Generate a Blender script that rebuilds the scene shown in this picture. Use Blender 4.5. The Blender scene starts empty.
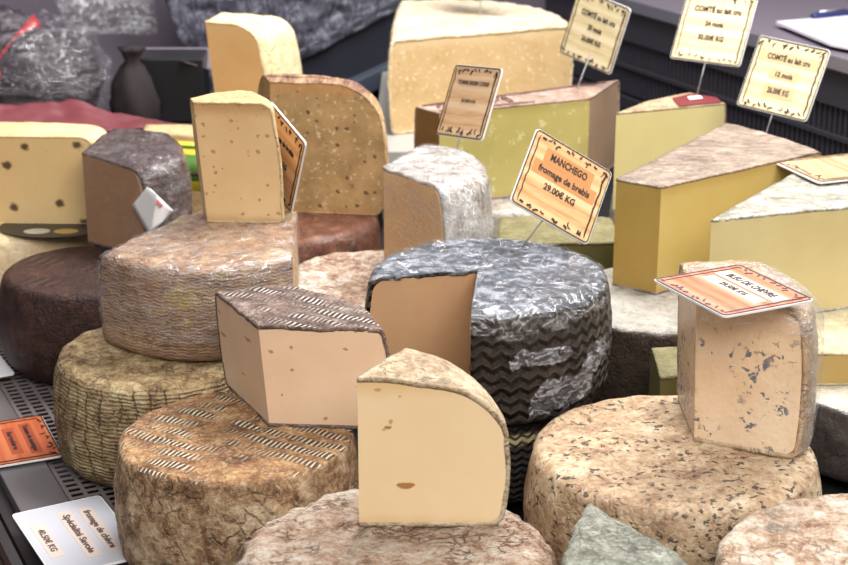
import bpy, bmesh, math, random
from mathutils import Vector, Matrix, noise
# ---------------------------------------------------------------- camera, world, lights, exposure
S = bpy.context.scene
COL = S.collection
PITCH = math.radians(19.0); CAM_H = 0.62; FPX = 1650.0
cd = bpy.data.cameras.new('camera'); cam = bpy.data.objects.new('camera', cd); COL.objects.link(cam)
cam.location = (0, 0, CAM_H); cam.rotation_euler = (math.radians(90) - PITCH, 0, 0)
cd.sensor_width = 36; cd.lens = FPX * 36 / 848; cd.clip_start = .05
cd.dof.use_dof = True; cd.dof.focus_distance = 1.26; cd.dof.aperture_fstop = 13
S.camera = cam
S.view_settings.view_transform = 'Standard'; S.view_settings.look = 'None'
S.view_settings.gamma = 1; S.view_settings.exposure = 0.1
try: S.view_settings.use_curve_mapping = False
except Exception: pass
w = bpy.data.worlds.new('world'); S.world = w; w.use_nodes = True
wn = w.node_tree.nodes; wl = w.node_tree.links
bg = wn['Background']; bg.inputs['Strength'].default_value = 0.58
tcw = wn.new('ShaderNodeTexCoord'); sep = wn.new('ShaderNodeSeparateXYZ'); rw = wn.new('ShaderNodeValToRGB')
wl.new(tcw.outputs['Generated'], sep.inputs[0]); wl.new(sep.outputs['Z'], rw.inputs[0]); wl.new(rw.outputs[0], bg.inputs['Color'])
rw.color_ramp.elements[0].position = 0.0; rw.color_ramp.elements[0].color = (.22, .19, .17, 1)
rw.color_ramp.elements[1].position = .6; rw.color_ramp.elements[1].color = (.85, .92, 1.0, 1)
def area(name, loc, target, sx, sy, energy, col):
    l = bpy.data.lights.new(name, 'AREA'); l.shape = 'RECTANGLE'; l.size = sx; l.size_y = sy; l.energy = energy; l.color = col
    o = bpy.data.objects.new(name, l); COL.objects.link(o); o.location = loc
    o.rotation_euler = (Vector(target) - Vector(loc)).to_track_quat('-Z', 'Y').to_euler()
    return o
area('case_lamp', (0.35, 1.75, 1.25), (0.05, 1.45, 0), 1.2, .35, 36, (1, .98, .96))
area('street_daylight', (0.5, -0.7, 1.9), (0.1, 1.4, .1), 1.8, 1.2, 58, (1, .965, .925))

# ---------------------------------------------------------------- helpers
cp, sp = math.cos(PITCH), math.sin(PITCH)
RIGHT, FWD, UP = Vector((1, 0, 0)), Vector((0, cp, -sp)), Vector((0, sp, cp))
def ray(px, py): return FWD + RIGHT * ((px - 424) / FPX) + UP * ((282.5 - py) / FPX)
def at(px, py, z):
    r = ray(px, py); t = (z - CAM_H) / r.z
    return Vector((0, 0, CAM_H)) + r * t
def depth_of(p): return (Vector(p) - Vector((0, 0, CAM_H))).dot(FWD)
def at_depth(px, py, d): return Vector((0, 0, CAM_H)) + ray(px, py) * d
def lin(c):
    return tuple((v / 255 / 12.92 if v / 255 <= .04045 else ((v / 255 + .055) / 1.055) ** 2.4) for v in c[:3]) + (1,)
def tagp(o, label, cat, group=None, kind=None):
    o['label'] = label; o['category'] = cat
    if group: o['group'] = group
    if kind: o['kind'] = kind
    return o
def empty(name, loc, label=None, cat=None, group=None):
    o = bpy.data.objects.new(name, None); COL.objects.link(o); o.location = loc; o.empty_display_size = .02
    if label: tagp(o, label, cat, group)
    return o
def mesh(name, verts, faces, mat, parent=None, smooth=True, loc=None):
    me = bpy.data.meshes.new(name); me.from_pydata([tuple(v) for v in verts], [], faces); me.update()
    bm = bmesh.new(); bm.from_mesh(me); bmesh.ops.recalc_face_normals(bm, faces=bm.faces); bm.to_mesh(me); bm.free()
    for m in (mat if isinstance(mat, (list, tuple)) else [mat]): me.materials.append(m)
    if smooth:
        for p in me.polygons: p.use_smooth = True
    o = bpy.data.objects.new(name, me); COL.objects.link(o)
    if parent: o.parent = parent
    if loc is not None: o.location = loc
    return o
def sharp(o, deg=40):
    me = o.data; bm = bmesh.new(); bm.from_mesh(me)
    for e in bm.edges:
        if len(e.link_faces) == 2 and e.calc_face_angle(0) > math.radians(deg): e.smooth = False
    bm.to_mesh(me); bm.free()
def box_geo(V, F, c, s, ax=None):
    """box centre c, full sizes s, axes ax"""
    X, Y, Z = ax or (Vector((1, 0, 0)), Vector((0, 1, 0)), Vector((0, 0, 1)))
    b = len(V); c = Vector(c)
    for dz in (-.5, .5):
        for dx, dy in ((-.5, -.5), (.5, -.5), (.5, .5), (-.5, .5)):
            V.append(c + X * (dx * s[0]) + Y * (dy * s[1]) + Z * (dz * s[2]))
    F += [(b, b + 3, b + 2, b + 1), (b + 4, b + 5, b + 6, b + 7)] + [(b + i, b + (i + 1) % 4, b + 4 + (i + 1) % 4, b + 4 + i) for i in range(4)]
def box(name, c, s, mat, parent=None, ax=None, bevel=.001):
    V, F = [], []; box_geo(V, F, c, s, ax)
    o = mesh(name, V, F, mat, parent, smooth=False)
    if bevel:
        m = o.modifiers.new('b', 'BEVEL'); m.width = bevel; m.segments = 2; m.limit_method = 'ANGLE'
    return o
def tube(name, pts, r, mat, parent=None, n=8):
    V, F = [], []
    pts = [Vector(p) for p in pts]
    for i, p in enumerate(pts):
        t = (pts[min(i + 1, len(pts) - 1)] - pts[max(i - 1, 0)]).normalized()
        a = t.orthogonal().normalized(); b = t.cross(a)
        rr = r[i] if isinstance(r, (list, tuple)) else r
        for k in range(n):
            q = 2 * math.pi * k / n; V.append(p + a * (math.cos(q) * rr) + b * (math.sin(q) * rr))
    for i in range(len(pts) - 1):
        for k in range(n):
            F.append((i * n + k, i * n + (k + 1) % n, (i + 1) * n + (k + 1) % n, (i + 1) * n + k))
    F.append(tuple(range(n))[::-1]); F.append(tuple((len(pts) - 1) * n + k for k in range(n)))
    return mesh(name, V, F, mat, parent)

# ---------------------------------------------------------------- node materials
class NB:
    def __init__(s, name):
        s.m = bpy.data.materials.new(name); s.m.use_nodes = True; s.t = s.m.node_tree; s.N = s.t.nodes; s.L = s.t.links
        s.p = s.N['Principled BSDF']; s.out = s.N['Material Output']; s._tc = None
    def link(s, a, b):
        if hasattr(a, 'links'): s.L.new(a, b)
        elif isinstance(a, (tuple, list)) and len(a) == 4 and b.type != 'RGBA': b.default_value = a[:3]
        else: b.default_value = a
    def tc(s):
        if not s._tc: s._tc = s.N.new('ShaderNodeTexCoord')
        return s._tc.outputs['Object']
    def vec(s, scale=(1, 1, 1), rot=(0, 0, 0), loc=(0, 0, 0), v=None):
        n = s.N.new('ShaderNodeMapping'); s.link(v or s.tc(), n.inputs[0])
        n.inputs['Scale'].default_value = scale; n.inputs['Rotation'].default_value = rot; n.inputs['Location'].default_value = loc
        return n.outputs[0]
    def noise(s, scale, detail=4, rough=.6, v=None, dist=0, col=False):
        n = s.N.new('ShaderNodeTexNoise'); s.link(v or s.tc(), n.inputs['Vector'])
        n.inputs['Scale'].default_value = scale; n.inputs['Detail'].default_value = detail; n.inputs['Roughness'].default_value = rough; n.inputs['Distortion'].default_value = dist
        return n.outputs['Color' if col else 'Fac']
    def voro(s, scale, v=None, feature='F1', out='Distance', rnd=1):
        n = s.N.new('ShaderNodeTexVoronoi'); n.feature = feature; s.link(v or s.tc(), n.inputs['Vector'])
        n.inputs['Scale'].default_value = scale; n.inputs['Randomness'].default_value = rnd
        return n.outputs[out]
    def wave(s, scale, dist=0, dscale=1, v=None, prof='SIN', dirn='X', detail=2):
        n = s.N.new('ShaderNodeTexWave'); n.wave_profile = prof; n.bands_direction = dirn; s.link(v or s.tc(), n.inputs['Vector'])
        n.inputs['Scale'].default_value = scale; n.inputs['Distortion'].default_value = dist; n.inputs['Detail Scale'].default_value = dscale; n.inputs['Detail'].default_value = detail
        return n.outputs['Fac']
    def ramp(s, fac, stops, interp='LINEAR'):
        n = s.N.new('ShaderNodeValToRGB'); s.link(fac, n.inputs[0]); e = n.color_ramp.elements; n.color_ramp.interpolation = interp
        while len(e) < len(stops): e.new(.5)
        for i, (p, c) in enumerate(stops):
            e[i].position = p; e[i].color = c if len(c) == 4 else tuple(c) + (1,)
        return n.outputs[0]
    def gate(s, fac, a, b):   # 0 below a, 1 above b
        n = s.N.new('ShaderNodeMapRange'); s.link(fac, n.inputs[0]); n.inputs[1].default_value = a; n.inputs[2].default_value = b
        n.interpolation_type = 'SMOOTHSTEP'
        return n.outputs[0]
    def math(s, op, a, b=0.0):
        n = s.N.new('ShaderNodeMath'); n.operation = op; s.link(a, n.inputs[0]); s.link(b, n.inputs[1]); return n.outputs[0]
    def mix(s, fac, a, b, mode='MIX'):
        n = s.N.new('ShaderNodeMix'); n.data_type = 'RGBA'; n.blend_type = mode
        s.link(fac, n.inputs[0]); s.link(a, n.inputs[6]); s.link(b, n.inputs[7]); return n.outputs[2]
    def bump(s, h, strength=.5, dist=.002, nrm=None):
        n = s.N.new('ShaderNodeBump'); s.link(h, n.inputs['Height']); n.inputs['Strength'].default_value = strength; n.inputs['Distance'].default_value = dist
        if nrm: s.L.new(nrm, n.inputs['Normal'])
        return n.outputs[0]
    def sepxyz(s, v=None):
        n = s.N.new('ShaderNodeSeparateXYZ'); s.link(v or s.tc(), n.inputs[0]); return n.outputs
    def set(s, **k):
        for a, b in k.items(): s.link(b, s.p.inputs[a.replace('_', ' ')])
        return s

def flat(name, c, rough=.5, metal=0.0, bumps=0, spec=.5):
    b = NB(name); b.set(Base_Color=lin(c), Roughness=rough, Metallic=metal)
    b.p.inputs['Specular IOR Level'].default_value = spec
    if bumps: b.set(Normal=b.bump(b.noise(120, 3), bumps, .001))
    return b.m

def coat_film(b, amount=.8, scale=1.0, nrm=None):
    """clear cling film stretched over the piece: glossy coat with creases"""
    v = b.vec((22 * scale, 22 * scale, 60 * scale), (.3, .5, .2))
    h = b.noise(1.0, 5, .65, v, 1.2)
    cr = b.math('ABSOLUTE', b.math('SUBTRACT', h, .5))
    b.p.inputs['Coat Weight'].default_value = amount; b.p.inputs['Coat Roughness'].default_value = .13
    b.L.new(b.bump(cr, .9, .006), b.p.inputs['Coat Normal'])

def paste(name, c1, c2, holes=.0, hscale=60, hole_shade=(150, 105, 60), rough=.5, mottle=14, grain=.12, spots=None, crystals=None, film=False, edge=None):
    b = NB(name)
    n = b.noise(mottle, 5, .6)
    def voro2(scale, out='Distance'):
        x, y, z = b.sepxyz(); cb = b.N.new('ShaderNodeCombineXYZ'); jit = b.math('MULTIPLY', b.noise(140, 3), .006)
        b.link(b.math('ADD', b.math('ADD', x, b.math('MULTIPLY', y, .8)), jit), cb.inputs[0]); b.link(b.math('SUBTRACT', z, jit), cb.inputs[1])
        q = b.N.new('ShaderNodeTexVoronoi'); q.voronoi_dimensions = '2D'; b.link(cb.outputs[0], q.inputs['Vector']); q.inputs['Scale'].default_value = scale; return q.outputs[out]
    col = b.ramp(n, [(.3, lin(c1)), (.7, lin(c2))])
    fine = b.noise(500, 3, .7)
    hgt = b.math('MULTIPLY', fine, grain)
    if crystals:
        k = b.gate(b.noise(crystals[1], 3, .7), .58, .68); col = b.mix(k, col, lin(crystals[0]))
        k2 = b.gate(b.noise(crystals[1] * .6, 4, .7, b.vec(loc=(3, 1, 2))), .6, .72); col = b.mix(k2, col, lin(crystals[2]))
        hgt = b.math('ADD', hgt, b.math('MULTIPLY', k, .3))
    if holes:  # no real pits: bump, with the shade inside painted darker
        d = voro2(hscale); cc = voro2(hscale, 'Color')
        r = b.sepxyz(cc)[0]
        thr = b.math('MULTIPLY', b.gate(r, 1 - holes, 1.0), .26)
        k = b.gate(b.math('SUBTRACT', thr, d), 0.0, .06)
        col = b.mix(b.math('MULTIPLY', k, .85), col, lin(hole_shade)); hgt = b.math('SUBTRACT', hgt, b.math('MULTIPLY', k, 1.5))
    if spots:      # (colour, scale, keep, size)
        d = voro2(spots[1]); cc = voro2(spots[1], 'Color'); r = b.sepxyz(cc)[1]
        d2 = b.math('ADD', d, b.math('MULTIPLY', b.math('SUBTRACT', b.noise(150, 3), .5), .12))
        thr = b.math('MULTIPLY', b.gate(r, 1 - spots[2], 1.1 - spots[2]), spots[3])
        k = b.gate(b.math('SUBTRACT', thr, d2), -.05, .06)
        col = b.mix(b.math('MULTIPLY', k, .9), col, lin(spots[0]))
    if edge:     # the flesh next to the rind is browner
        e = b.N.new('ShaderNodeSeparateXYZ'); b.link(b._tc.outputs['Generated'], e.inputs[0])
        zz = b.math('ADD', e.outputs[2], b.math('MULTIPLY', b.math('SUBTRACT', b.noise(40, 3), .5), .10))
        col = b.mix(b.math('MULTIPLY', b.gate(zz, .86, 1.0), edge[1]), col, lin(edge[0])); col = b.mix(b.math('MULTIPLY', b.math('SUBTRACT', 1.0, b.gate(zz, .0, .08)), edge[1] * .6), col, lin(edge[0]))
    b.set(Base_Color=col, Roughness=rough, Normal=b.bump(hgt, .35, .0012))
    b.p.inputs['Specular IOR Level'].default_value = .35
    if film: coat_film(b, film)
    return b.m

def rind(name, cols, scale=30, stretch=(1, 1, 1), rot=(0, 0, 0), bump=.6, bscale=90, rough=.7, film=0, specks=None, weave=None, top=None, zig=None, patches=None, band=None, dist=0.0, crack=.55, brick=None, specn=None):
    """cols: 3-5 sRGB colours over a noise ramp; top: colours for faces that look up; weave: (colour_light, colour_dark, scale) pressed mat pattern on top"""
    b = NB(name)
    v = b.vec(stretch, rot)
    n = b.math('ADD', b.math('MULTIPLY', b.noise(scale * 2.0, 8, .72, v, dist), .68), b.math('MULTIPLY', b.noise(scale * .4, 3, .6, v), .32))
    def ram(cs): return b.ramp(n, [(.37 + .26 * i / (len(cs) - 1), lin(c)) for i, c in enumerate(cs)])
    col = ram(cols)
    hgt = b.math('ADD', b.math('MULTIPLY', b.noise(bscale * 2.2, 6, .75, v), .8), b.math('MULTIPLY', n, 2.0))  # bump follows the colour noise, so crevice shade is painted darker
    if crack:
        vv = b.N.new('ShaderNodeVectorMath'); vv.operation = 'ADD'; b.link(v, vv.inputs[0])
        s2 = b.N.new('ShaderNodeVectorMath'); s2.operation = 'SCALE'; b.link(b.noise(scale * 1.2, 4, .6, v, col=True), s2.inputs[0]); s2.inputs['Scale'].default_value = .03; b.link(s2.outputs[0], vv.inputs[1])
        de = b.voro(scale * 2.6, vv.outputs[0], 'DISTANCE_TO_EDGE')
        ck = b.math('MULTIPLY', b.math('SUBTRACT', 1.0, b.gate(de, .0, .13)), b.gate(b.noise(scale * .7, 3, .6, b.vec(loc=(7, 3, 1))), .45, .6))
        hgt = b.math('SUBTRACT', hgt, b.math('MULTIPLY', ck, .5)); col = b.mix(b.math('MULTIPLY', ck, crack), col, lin(cols[0]))
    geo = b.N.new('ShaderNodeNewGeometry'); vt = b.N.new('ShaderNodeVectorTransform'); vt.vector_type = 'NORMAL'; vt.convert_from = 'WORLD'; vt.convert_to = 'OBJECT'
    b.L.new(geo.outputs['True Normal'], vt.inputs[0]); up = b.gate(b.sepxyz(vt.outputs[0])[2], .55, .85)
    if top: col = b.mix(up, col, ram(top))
    if patches:  # (colour, scale, lo, hi)
        k = b.gate(b.noise(patches[1], 5, .65, b.vec(loc=(5, 2, 7)), .4), patches[2], patches[3]); col = b.mix(k, col, lin(patches[0]))
    g1 = b.noise(scale * 9, 3, .75, v)      # fine grain of the crust
    col = b.mix(b.math('MULTIPLY', b.gate(g1, .50, .66), .38), col, lin(cols[-1])); col = b.mix(b.math('MULTIPLY', b.math('SUBTRACT', 1.0, b.gate(g1, .34, .48)), .42), col, lin(cols[0]))
    hgt = b.math('ADD', hgt, b.math('MULTIPLY', g1, .5))
    if weave:
        wc, wd, ws, amt = weave
        vv = b.vec((ws, ws, ws), (0, 0, .5))
        xs = b.sepxyz(vv)
        ridge = b.math('SINE', b.math('ADD', b.math('MULTIPLY', xs[0], 6.283), b.math('MULTIPLY', b.noise(30, 2), 5)))
        rows = b.math('SINE', b.math('ADD', b.math('MULTIPLY', xs[1], 1.5), b.math('MULTIPLY', b.noise(14, 2), 5)))
        w1 = b.gate(ridge, -.2, .7)
        patch = b.math('MULTIPLY', b.gate(rows, -.5, .3), b.gate(b.noise(22, 3, .6, b.vec(loc=(1, 9, 4))), .42, .58))
        k = b.math('MULTIPLY', b.math('MULTIPLY', patch, up), amt)
        col = b.mix(k, col, b.mix(w1, lin(wd), lin(wc)))
        hgt = b.math('ADD', hgt, b.math('MULTIPLY', b.math('MULTIPLY', w1, k), 1.2))
    if brick:    # short level ridges between upright grooves: (grooves round, ridges per metre, strength, colour amount)
        x, y, z = b.sepxyz(); ang = b.math('ARCTAN2', y, x); wob = b.math('MULTIPLY', b.math('SUBTRACT', b.noise(28, 4), .5), 4.0)
        gr = b.math('PINGPONG', b.math('ADD', b.math('MULTIPLY', ang, brick[0]), wob), 1.0); gv = b.math('SUBTRACT', 1.0, b.gate(gr, .02, .22))
        rd = b.math('SINE', b.math('ADD', b.math('MULTIPLY', z, brick[1] * 6.283), b.math('MULTIPLY', b.noise(55, 4), 13)))
        side = b.math('SUBTRACT', 1.0, up); gs = b.math('MULTIPLY', b.math('MULTIPLY', gv, side), b.gate(b.noise(20, 2), .38, .55))
        hgt = b.math('ADD', hgt, b.math('MULTIPLY', b.math('MULTIPLY', rd, side), brick[2])); hgt = b.math('SUBTRACT', hgt, b.math('MULTIPLY', gs, 1.2))
        col = b.mix(b.math('MULTIPLY', gs, .55), col, lin(cols[0])); col = b.mix(b.math('MULTIPLY', b.math('MULTIPLY', b.gate(rd, .2, 1), side), brick[3]), col, lin(cols[-1]))
    if specn:    # irregular mould flecks: (colour, scale, threshold)
        k = b.math('MULTIPLY', b.gate(b.noise(specn[1], 3, .55, b.vec((1, 1, 1.6)), .3), specn[2], specn[2] + .05), b.gate(b.noise(specn[1] * .22, 2, .5, b.vec(loc=(4, 1, 8))), .40, .52))
        col = b.mix(b.math('MULTIPLY', k, .9), col, lin(specn[0])); hgt = b.math('SUBTRACT', hgt, b.math('MULTIPLY', k, .5))
    if zig:      # plaited mat print on the side: (angular count, rows per metre, strength)
        x, y, z = b.sepxyz(); ang = b.math('ARCTAN2', y, x)
        tri = b.math('PINGPONG', b.math('MULTIPLY', ang, zig[0]), 1.0)
        ph = b.math('ADD', b.math('MULTIPLY', z, zig[1] * 6.283), b.math('MULTIPLY', tri, 3.0))
        sv = b.math('SINE', b.math('ADD', ph, b.math('MULTIPLY', b.noise(40, 3), 5)))
        side = b.math('SUBTRACT', 1.0, up)
        hgt = b.math('ADD', hgt, b.math('MULTIPLY', b.math('MULTIPLY', sv, side), zig[2]))
        col = b.mix(b.math('MULTIPLY', b.math('MULTIPLY', b.gate(sv, .2, 1), side), zig[3]), col, lin(zig[4]))
    if specks:   # (colour, scale, keep, size)
        d = b.voro(specks[1], b.vec((1, 1, 2.2))); r = b.sepxyz(b.voro(specks[1], b.vec((1, 1, 2.2)), out='Color'))[0]
        d2 = b.math('ADD', d, b.math('MULTIPLY', b.math('SUBTRACT', b.noise(specks[1] * 4, 3), .5), .6))
        k = b.gate(b.math('SUBTRACT', b.math('MULTIPLY', b.gate(r, 1 - specks[2], 1), specks[3]), d2), -.05, .1)
        col = b.mix(b.math('MULTIPLY', k, .9), col, lin(specks[0]))
    if band:     # (z lo, z hi, colour)
        z = b.math('ADD', b.sepxyz()[2], b.math('MULTIPLY', b.math('SUBTRACT', b.noise(60, 3), .5), .008))
        k = b.math('MULTIPLY', b.math('MULTIPLY', b.gate(z, band[0] - .0015, band[0] + .0015), b.math('SUBTRACT', 1.0, b.gate(z, band[1] - .0015, band[1] + .0015))), b.gate(b.noise(25, 4), .35, .5))
        col = b.mix(k, col, lin(band[2]))
    b.set(Base_Color=col, Roughness=rough, Normal=b.bump(hgt, bump, .004))
    b.p.inputs['Specular IOR Level'].default_value = .35
    if film: coat_film(b, film)
    return b.m

def film_mat(name, opac=.25, scale=30, white=.35, crease_w=.32, bumpd=.008):
    b = NB(name)
    v = b.vec((scale, scale, scale * 2.2), (.4, .2, .7))
    h = b.noise(1.0, 5, .62, v, 1.5)
    cr = b.math('ABSOLUTE', b.math('SUBTRACT', h, .5))
    nrm = b.bump(cr, .9, bumpd)
    crease = b.math('SUBTRACT', 1.0, b.gate(cr, .0, .045))
    gl = b.N.new('ShaderNodeBsdfGlossy'); gl.inputs['Roughness'].default_value = .16; b.L.new(nrm, gl.inputs['Normal'])
    df = b.N.new('ShaderNodeBsdfDiffuse'); df.inputs['Color'].default_value = lin((225, 225, 232))
    tr = b.N.new('ShaderNodeBsdfTransparent')
    m0 = b.N.new('ShaderNodeMixShader'); b.L.new(gl.outputs[0], m0.inputs[1]); b.L.new(df.outputs[0], m0.inputs[2]); m0.inputs[0].default_value = white
    m1 = b.N.new('ShaderNodeMixShader'); b.link(b.math('ADD', b.math('MULTIPLY', crease, crease_w), opac * .55), m1.inputs[0])
    b.L.new(tr.outputs[0], m1.inputs[1]); b.L.new(m0.outputs[0], m1.inputs[2]); b.L.new(m1.outputs[0], b.out.inputs['Surface'])
    return b.m

def wood(name, c1, c2, c3, rough=.45):
    b = NB(name)
    v = b.vec((6, 90, 40))
    n = b.noise(6, 5, .6, v)
    pl = b.noise(1, 0, .5, b.vec((1.5, 110, 1)))
    col = b.mix(b.gate(pl, .35, .7), b.ramp(n, [(.3, lin(c1)), (.55, lin(c2)), (.75, lin(c3))]), lin(c3))
    b.set(Base_Color=col, Roughness=rough); return b.m

# ---------------------------------------------------------------- cheese shapes
def profile(h, b=.004, rt=.008, rb=.006, step=.005, peak=.5):
    """(z, outward offset) from bottom to top; b = belly bulge, rt/rb = shoulder radii"""
    P = []
    f = lambda z: b * (1 - ((z / h - peak) / max(peak, 1 - peak)) ** 2)
    for i in range(6):
        a = math.pi / 2 * i / 6; z = rb * (1 - math.cos(a)); P.append((z, f(z) - rb * (1 - math.sin(a))))
    n = max(4, int((h - rt - rb) / step))
    for i in range(n + 1):
        z = rb + (h - rt - rb) * i / n; P.append((z, f(z)))
    for i in range(1, 8):
        a = math.pi / 2 * i / 7; z = h - rt * (1 - math.sin(a)); P.append((z, f(z) - rt * (1 - math.cos(a))))
    return P

def outline(poly, types, off, step, inset=0.0):
    """boundary points of a plan polygon (CCW) at rind offset off -> list of (pos, edge index, is_corner, normal)"""
    n = len(poly); P = [Vector(p).to_2d() for p in poly]
    def arc(i, t):
        a, b = P[i], P[(i + 1) % n]; d = b - a; nn = Vector((d.y, -d.x)).normalized(); sag = types[i]
        p = a.lerp(b, t) + nn * (sag * 4 * t * (1 - t)); tg = d + nn * (sag * 4 * (1 - 2 * t)); tn = Vector((tg.y, -tg.x)).normalized()
        return p, tn
    D = []
    for k in range(n):
        pe, ne = (k - 1) % n, k
        pc, nc = types[pe] is None, types[ne] is None
        if pc and nc: D.append(Vector((0, 0)))
        elif pc != nc:
            if pc: u = (P[k] - P[pe]).normalized(); nn = arc(ne, 0)[1]
            else: u = (P[k] - P[(k + 1) % n]).normalized(); nn = arc(pe, 1)[1]
            D.append(u * (off / max(.45, u.dot(nn))))
        else:
            n1, n2 = arc(pe, 1)[1], arc(ne, 0)[1]; m = (n1 + n2).normalized(); D.append(m * (off / max(.5, m.dot(n1))))
    out = []
    for i in range(n):
        a, b = P[i], P[(i + 1) % n]; cnt = max(2, int(((b - a).length + (abs(types[i]) * 2 if types[i] else 0)) / step))
        d0, d1 = D[i], D[(i + 1) % n]; cn = Vector(((b - a).y, -(b - a).x)).normalized()
        for k in range(cnt):
            t = k / cnt
            if types[i] is None: p, nn = (a + d0).lerp(b + d1, t), cn
            else:
                p, nn = arc(i, t); n0, n1 = arc(i, 0)[1], arc(i, 1)[1]
                p = p + nn * off + (d0 - n0 * off) * (1 - t) ** 3 + (d1 - n1 * off) * t ** 3
            out.append((p, i, k == 0, nn))
    return out

def centroid(poly):
    A = cx = cy = 0
    for i in range(len(poly)):
        x0, y0 = poly[i][:2]; x1, y1 = poly[(i + 1) % len(poly)][:2]; c = x0 * y1 - x1 * y0
        A += c; cx += (x0 + x1) * c; cy += (y0 + y1) * c
    return Vector((cx / (3 * A), cy / (3 * A))), A

def shell(layers, ctr, zt, zb, rings=10):
    """verts/faces of stacked closed loops + ring-filled caps. returns V, faces with tags"""
    m = len(layers[0][0]); V = []; F = []
    for pts, z in layers:
        V += [Vector((p[0].x, p[0].y, z)) for p in pts]
    for j in range(len(layers) - 1):
        for i in range(m):
            F.append(((j * m + i, j * m + (i + 1) % m, (j + 1) * m + (i + 1) % m, (j + 1) * m + i), 'side', layers[0][0][i][1]))
    for top in (True, False):
        pts, z = layers[-1] if top else layers[0]
        base = (len(layers) - 1) * m if top else 0
        prev = [base + i for i in range(m)]; R = rings if top else 3
        for r in range(1, R):
            s = 1 - r / R; cur = []
            for i in range(m):
                p = ctr + (pts[i][0] - ctr) * s; cur.append(len(V)); V.append(Vector((p.x, p.y, z)))
            for i in range(m):
                q = (prev[i], prev[(i + 1) % m], cur[(i + 1) % m], cur[i]); F.append((q if top else q[::-1], 'cap', -1))
            prev = cur
        c = len(V); V.append(Vector((ctr.x, ctr.y, z)))
        for i in range(m):
            q = (prev[i], prev[(i + 1) % m], c); F.append((q if top else q[::-1], 'cap', -1))
    return V, F

def rough_offset(v, amp, fs, seed):
    q = v * fs + Vector((seed, seed * 2.3, -seed))
    return amp * (noise.fractal(q, .9, 2.1, 4) * .8 + .5 * noise.noise(v * fs * .3 + Vector((seed, 0, 0))))

def add_film_shell(parent, V, F, mat, keep, off=.0015, amp=.002, seed=1.0, name='plastic_wrap'):
    """crumpled cling film lying over the kept faces"""
    me = bpy.data.meshes.new(name); me.from_pydata([tuple(v) for v in V], [], [f[0] for f in F])
    bm = bmesh.new(); bm.from_mesh(me); bm.faces.ensure_lookup_table()
    kill = [bm.faces[i] for i, f in enumerate(F) if not keep(bm.faces[i].calc_center_median(), f)]
    bmesh.ops.delete(bm, geom=kill, context='FACES'); bm.normal_update()
    for v in bm.verts:
        w_ = abs(noise.fractal(v.co * 38 + Vector((seed, 0, seed)), 1, 2, 3))
        v.co += v.normal * (off + amp * w_)
    bm.to_mesh(me); bm.free()
    for p in me.polygons: p.use_smooth = True
    me.materials.append(mat); o = bpy.data.objects.new(name, me); COL.objects.link(o); o.parent = parent
    return o

def cheese(name, label, poly, types, z0, h, mats, cat='cheese', prof=None, amp=.0012, fs=60, step=.005, thick=.003, zmod=None, lean=(0, 0), seed=None, group=None, face_mats=None):
    """poly: plan corners; types[i]: None = cut face, number = rind edge with that sagitta; mats = (rind, paste)"""
    seed = seed if seed is not None else (len(bpy.data.objects) * 1.37) % 50
    poly = [Vector(p).to_2d() for p in poly]
    c, A = centroid(poly)
    if A < 0: poly = poly[::-1]; types = types[::-1]; types = types[1:] + types[:1]; 
    prof = prof or dict()
    pr = profile(h, step=step, **prof)
    poly = [p - c for p in poly]; O = Vector((0, 0))
    root = empty(name, (c.x, c.y, z0), label, cat, group)
    def warp(v):
        t = v.z / h
        x, y, z = v.x + lean[0] * t, v.y + lean[1] * t, v.z
        if zmod: z += zmod(v.x, v.y) * max(0, t) ** 1.5
        return Vector((x, y, z))
    lay = [(outline(poly, types, o, step), z) for z, o in pr]
    V, F = shell(lay, O, h, 0, rings=max(6, int(.06 / step)))
    m = len(lay[0][0])
    # roughen rind
    me = bpy.data.meshes.new('rind'); me.from_pydata([tuple(v) for v in V], [], [f[0] for f in F])
    bm = bmesh.new(); bm.from_mesh(me); bm.faces.ensure_lookup_table(); bm.verts.ensure_lookup_table()
    cutn = {}
    for i, (f, kind, e) in enumerate(F):
        if kind == 'side' and types[e] is None:
            a, b2 = poly[e], poly[(e + 1) % len(poly)]; nn = Vector(((b2 - a).y, -(b2 - a).x, 0)).normalized()
            for q in f: cutn.setdefault(q, {})[e] = nn
    kill = [bm.faces[i] for i, (f, kind, e) in enumerate(F) if kind == 'side' and types[e] is None]
    bmesh.ops.delete(bm, geom=kill, context='FACES_ONLY'); bm.normal_update()
    bm.verts.ensure_lookup_table()
    for i, v in enumerate(bm.verts):
        if not v.link_faces: continue
        d = v.normal * rough_offset(v.co, amp, fs, seed)
        if i in cutn:
            for nn in cutn[i].values(): d -= nn * d.dot(nn)
        if v.co.z < .003: d.z = 0
        v.co += d
    for v in bm.verts: v.co = warp(v.co)
    loose = [v for v in bm.verts if not v.link_faces]
    bmesh.ops.delete(bm, geom=loose, context='VERTS')
    bm.to_mesh(me); bm.free()
    for p in me.polygons: p.use_smooth = True
    me.materials.append(mats[0])
    o = bpy.data.objects.new('rind', me); COL.objects.link(o); o.parent = root
    sm = o.modifiers.new('thickness', 'SOLIDIFY'); sm.thickness = thick; sm.offset = -1
    # paste
    k = thick * .75
    pp = profile(h, step=step, **prof); h2 = h
    lay2 = []
    for z, of in pp:
        zz = k + (h2 - 2 * k) * z / h2
        lay2.append((outline([q * .9955 for q in poly], types, of - k, step), zz))
    V2, F2 = shell(lay2, O, h, 0, rings=4)
    V2 = [warp(v) for v in V2]
    po = mesh('paste', V2, [f[0] for f in F2], [mats[1]] + (list(face_mats.values()) if face_mats else []), root)
    if face_mats:
        keys = list(face_mats)
        for i, (f, kind, e) in enumerate(F2):
            if kind == 'side' and e in keys: po.data.polygons[i].material_index = 1 + keys.index(e)
    sharp(po, 35)
    return root, V, F, warp

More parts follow.
